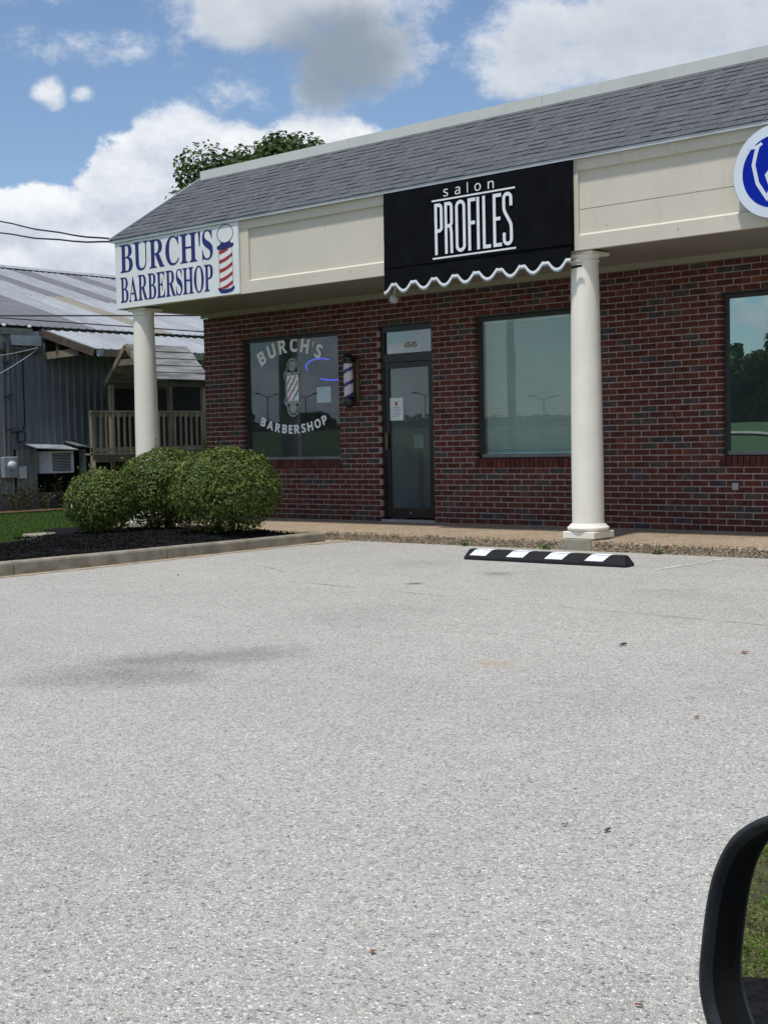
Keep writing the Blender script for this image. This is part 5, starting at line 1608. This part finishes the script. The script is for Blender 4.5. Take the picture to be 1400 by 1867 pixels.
# ------------------------------------------------------------------ trees
def tree(label, x, y, z0, h, cr, nl, lsize, seed, group, base=.42, full=False):
    rg = random.Random(seed); t = thing('tree', label, 'tree', group)
    q = MB(); q.tube([(x, y, z0 - .3), (x + .1, y, z0 + h * .25), (x, y + .1, z0 + h * .5), (x, y, z0 + h * .8)], [.035 * h, .028 * h, .02 * h, .006 * h], 10)
    limbs = []
    for i in range(16):
        a = rg.uniform(0, 2 * pi); r = cr * rg.uniform(.35, .85); zz = z0 + h * rg.uniform(base, .92)
        rr = r * sqrt(max(.1, 1 - ((zz - z0) / h - base) / (1 - base) * .75))
        e = Vector((x + rr * cos(a), y + rr * sin(a), zz)); limbs.append(e)
        q.tube([(x, y, z0 + h * rg.uniform(base * .7, base + .12)), (x + rr * .5 * cos(a), y + rr * .5 * sin(a), zz - h * .03), e], [.011 * h, .007 * h, .002 * h], 6)
    q.build('trunk', MT['bark'], t, True)
    f = MB()
    cl = []
    for e in limbs: cl += [e + Vector((rg.gauss(0, .3), rg.gauss(0, .3), rg.gauss(0, .2))) * cr * .6 for _ in range(5)]
    cl += [Vector((x, y, z0 + h * rg.uniform(.75, .97))) + Vector((rg.gauss(0, .3), rg.gauss(0, .3), 0)) * cr for _ in range(14)]
    if full:
        cl = []
        while len(cl) < 95:
            d = Vector((rg.uniform(-1, 1), rg.uniform(-1, 1), rg.uniform(-1, 1)))
            if .35 < d.length < 1: cl.append(Vector((x + d.x * cr * .92, y + d.y * cr * .92, z0 + h * (base + 1) / 2 + d.z * h * (1 - base) / 2 * .9)))
    per = nl // len(cl)
    for c in cl:
        cs = cr * rg.uniform(.14, .26)
        for _ in range(per):
            d = Vector((rg.gauss(0, 1), rg.gauss(0, 1), rg.gauss(0, .75))).normalized() * (rg.random() ** .45)
            leaf(f, c + d * cs, d + Vector((rg.uniform(-1, 1), rg.uniform(-1, 1), rg.uniform(0, 1))), lsize * rg.uniform(.7, 1.3), rg)
    f.build('crown', MT['tree'], t, kind='stuff')
    centre_empty(t, (x, y, z0))
    return t
tree('tall broad green tree rising behind the shop roof', -35.5, 33.2, -.5, 15.9, 6.6, 78000, .15, 31, 'trees', .40, True)
TR = 'trees across the lawn seen only in the glass'
for tx, ty_, th, tcr, tn, tls, tsd, lab in ((-46.5, -96, 6.0, 4.2, 9000, .26, 32, 'dark leafy tree mirrored in the right window, nearest its frame'), (-40.5, -99, 6.6, 4.4, 9000, .26, 33, 'dark leafy tree mirrored in the right window, between two others'),
        (-33.5, -96, 7.2, 4.6, 9000, .26, 34, 'dark leafy tree mirrored in the right window, farthest right'), (-43.5, -101, 6.2, 4.4, 8000, .26, 38, 'dark leafy tree mirrored in the right window, farther back on the left'), (-37, -101, 6.6, 4.4, 8000, .26, 39, 'dark leafy tree mirrored in the right window, farther back on the right'), (-86, -86, 2.0, 1.9, 3000, .22, 35, 'low shrubby tree mirrored in the barber window behind the lamp pole'),
        (-96, -85, 2.2, 2.2, 3000, .22, 36, 'low shrubby tree mirrored in the barber window beside the far house')):
    tree(lab, tx, ty_, ground_z(tx, ty_), th, tcr, tn, tls * 1.6, tsd, TR, .10)

# ------------------------------------------------------------------ what the glass mirrors across the lawn
UP = thing('utility_pole', 'tall wooden utility pole with crossarm mirrored in the salon window', 'utility pole')
q = MB(); q.tube([(-16.4, -25, -.4), (-16.4, -25, 11)], [.15, .11], 10); q.build('pole', MT['wood'], UP)
q = MB(); q.beam((-17.5, -24.2, 10.2), (-15.3, -25.8, 10.2), .1, .12); q.build('crossarm', MT['bark'], UP)
q = MB()
for dzz, sg in ((10.3, .6), (8.3, .8), (7.9, .7)): 
    P = [Vector((-16.4 + t_ * 24 - 40 * (t_ < 0) * 0, -25 + t_ * (-18), dzz - sg * 4 * (abs(t_) % 1) * (1 - abs(t_) % 1))) for t_ in [i / 12 - 1.5 for i in range(37)]]
    q.tube(P, .02, 5)
q.build('line_wire', MT['cable'], UP)
for i, (x, y, lab) in enumerate(((-101, -100, 'twin arm street lamp mirrored right of the barber decal'), (-107.3, -100, 'twin arm street lamp mirrored left of the barber decal'), (-67.5, -100, 'twin arm street lamp mirrored in the salon window'), (-82.8, -100, 'twin arm street lamp mirrored in the door glass'))):
    t = thing('street_lamp', lab, 'street lamp', 'street lamps across the lawn'); z = ground_z(x, y); hp_ = (4.6, 4.8, 3.0, 4.0)[i]
    q = MB(); q.tube([(x, y, z), (x, y, z + hp_)], .06, 8); q.build('pole', MT['pipe'], t)
    for s_ in (-1, 1):
        q = MB(); q.tube([(x, y, z + hp_ - .1), (x + s_ * .7, y - s_ * .7, z + hp_ + .3)], .05, 6); q.beam((x + s_ * .6, y - s_ * .6, z + hp_ + .3), (x + s_ * 1.1, y - s_ * 1.1, z + hp_ + .35), .3, .14); q.build('lamp_head', MT['pipe'], t)
    centre_empty(t, (x, y, z))
rg = random.Random(77); q = MB()
for i in range(9000):
    t_ = rg.random(); x = -135 + 95 * t_ + rg.uniform(-3, 3); y = -103 - 12 * sin(t_ * 3) + rg.uniform(-4, 4)
    hh = 1.1 + 1.5 * abs(mnoise.noise(Vector((t_ * 9, 0, 0)))) + 1.2 * max(0, mnoise.noise(Vector((t_ * 31, 2, 0))))
    leaf(q, Vector((x, y, ground_z(max(x, -149), max(y, -119)) + hh * rg.random() ** .8)), Vector((rg.uniform(-1, 1), rg.uniform(-1, 1), rg.uniform(0, 1))), rg.uniform(.25, .5), rg)
q.build('far_woods', MT['tree'], None, kind='stuff')
HS = thing('far_house', 'pale low house with dark gable roof mirrored in the barber window', 'house')
hx, hy, hz = -60, -36, ground_z(-60, -36) + .1
q = MB(); q.box(hx - 5, hx + 5, hy - 4, hy + 4, hz - 1, hz + 2.8); q.build('wall', MT['farwall'], HS)
q = MB(); q.prism([(-4.6, 2.7), (0, 5.2), (4.6, 2.7)], lambda a, b: Vector((hx - 5.4, hy + a, hz + b)), lambda a, b: Vector((hx + 5.4, hy + a, hz + b))); q.build('roof', MT['farroof'], HS)
for dx_ in (-3, 0, 3):
    MB().box(hx + dx_ - .6, hx + dx_ + .6, hy + 4.0, hy + 4.05, hz + .9, hz + 2.1).build('window', MT['bronze'], HS)
for dy_ in (-2, 2):
    MB().box(hx + 5.0, hx + 5.05, hy + dy_ - .6, hy + dy_ + .6, hz + .9, hz + 2.1).build('window', MT['bronze'], HS)
q = MB(); P = [(-36 + i * 2.2, -58 + i * .25 + 1.0 * sin(i * .2)) for i in range(30)]
for i in range(29):
    (xa, ya), (xb, yb) = P[i], P[i + 1]
    for_v = [(xa, ya - .9), (xb, yb - .9), (xb, yb + .9), (xa, ya + .9)]
    q.add([(a, b, ground_z(a, b) + .12) for a, b in for_v], [(0, 1, 2, 3)])
q.build('path', MT['path'], None, kind='structure')

# ------------------------------------------------------------------ the photographer's car: door and wing mirror
CAR = thing('car', 'black car wing mirror at the lower right, its glass showing grass', 'car')
M0 = Vector((11.3500, -12.4466, .7083)); mn = Vector((-.2, -.98, 0)).normalized(); e1 = Vector((.98, -.2, 0)).normalized(); e2 = Vector((0, 0, 1))
def ml(a, b, d=0): return M0 + e1 * a + e2 * b + mn * d          # d>0 towards the viewer
RIM0 = [(.0522, .1055), (.0373, .0978), (.0238, .0864), (.0138, .0698), (.0075, .0507), (.0032, .0269), (.0, .0), (.0018, -.0156), (.0062, -.0284), (.0135, -.042), (.024, -.054), (.040, -.063), (.07, -.070), (.15, -.066), (.185, -.055), (.200, -.030), (.205, .02), (.200, .08), (.188, .105), (.165, .118), (.12, .119), (.08, .1145)]
RIM = [tuple(v) for v in bez([RIM0[-1]] + RIM0 + [RIM0[0], RIM0[1]], 3)]
RIM = RIM[3:-6]
n = len(RIM)
cx0, cz0 = .10, .025
def ring(pts, k, d): return [ml(cx0 + (a - cx0) * k, cz0 + (b - cz0) * k, d) for a, b in pts]
def shell(rings, cap): return [(i * n + j, i * n + (j + 1) % n, (i + 1) * n + (j + 1) % n, (i + 1) * n + j) for i in range(len(rings) - 1) for j in range(n)] + ([tuple((len(rings) - 1) * n + j for j in range(n))] if cap else [])
rings = [ring(RIM, .925, -.006), ring(RIM, .935, -.0025), ring(RIM, .955, .0), ring(RIM, .985, -.001), ring(RIM, 1.0, -.004), ring(RIM, 1.004, -.010), ring(RIM, 1.0, -.03), ring(RIM, .95, -.06), ring(RIM, .82, -.095), ring(RIM, .55, -.118), ring(RIM, .2, -.125)]
q = MB(); q.add([v for r in rings for v in r], shell(rings, True))
SM = q.build('side_mirror', MT['carblack'], CAR, True)
lip = [ring(RIM, .925, -.006), ring(RIM, .912, -.012), ring(RIM, .905, -.0185)]
q = MB(); q.add([v for r in lip for v in r], shell(lip, False))
q.build('inner_bezel', MT['carinner'], SM)
q = MB(); q.add(ring(RIM, .907, -.018), [tuple(range(n))]); q.build('mirror_glass', MT['mirror'], SM)
q = MB(); q.tube([ml(cx0 + (a - cx0) * 1.0065, cz0 + (b - cz0) * 1.0065, -.022) for a, b in RIM + RIM[:1]], .0011, 5); q.build('housing_seam', MT['carinner'], SM)
ca = Vector((.75, .66, 0)).normalized(); cl_ = Vector((-.66, .75, 0)).normalized()
def cp_(f_, l_, z): return Vector((CAM_POS.x, CAM_POS.y, 0)) + ca * f_ + cl_ * l_ + Vector((0, 0, z))
q = MB()
secd = [(.34, -.02), (.40, .10), (.43, .35), (.42, .55), (.36, .68), (.33, .70), (.28, .68), (.28, -.02)]
fs_ = [-.55, .2, .62]
for f_ in fs_:
    for l_, z in secd: q.v.append(tuple(cp_(f_, l_, z)))
k = len(secd)
for i in range(2):
    for j in range(k): q.f.append((i * k + j, i * k + (j + 1) % k, (i + 1) * k + (j + 1) % k, (i + 1) * k + j)); q.m.append(0)
q.f += [tuple(range(k)), tuple(2 * k + j for j in range(k - 1, -1, -1))]; q.m += [0, 0]
q.build('door', MT['carpaint'], CAR, True)
q = MB(); q.tube([ml(.16, .0, -.06), ml(.22, -.01, -.06), cp_(.60, .36, .665)], [.035, .032, .03], 10); q.build('mirror_arm', MT['carblack'], CAR, True)
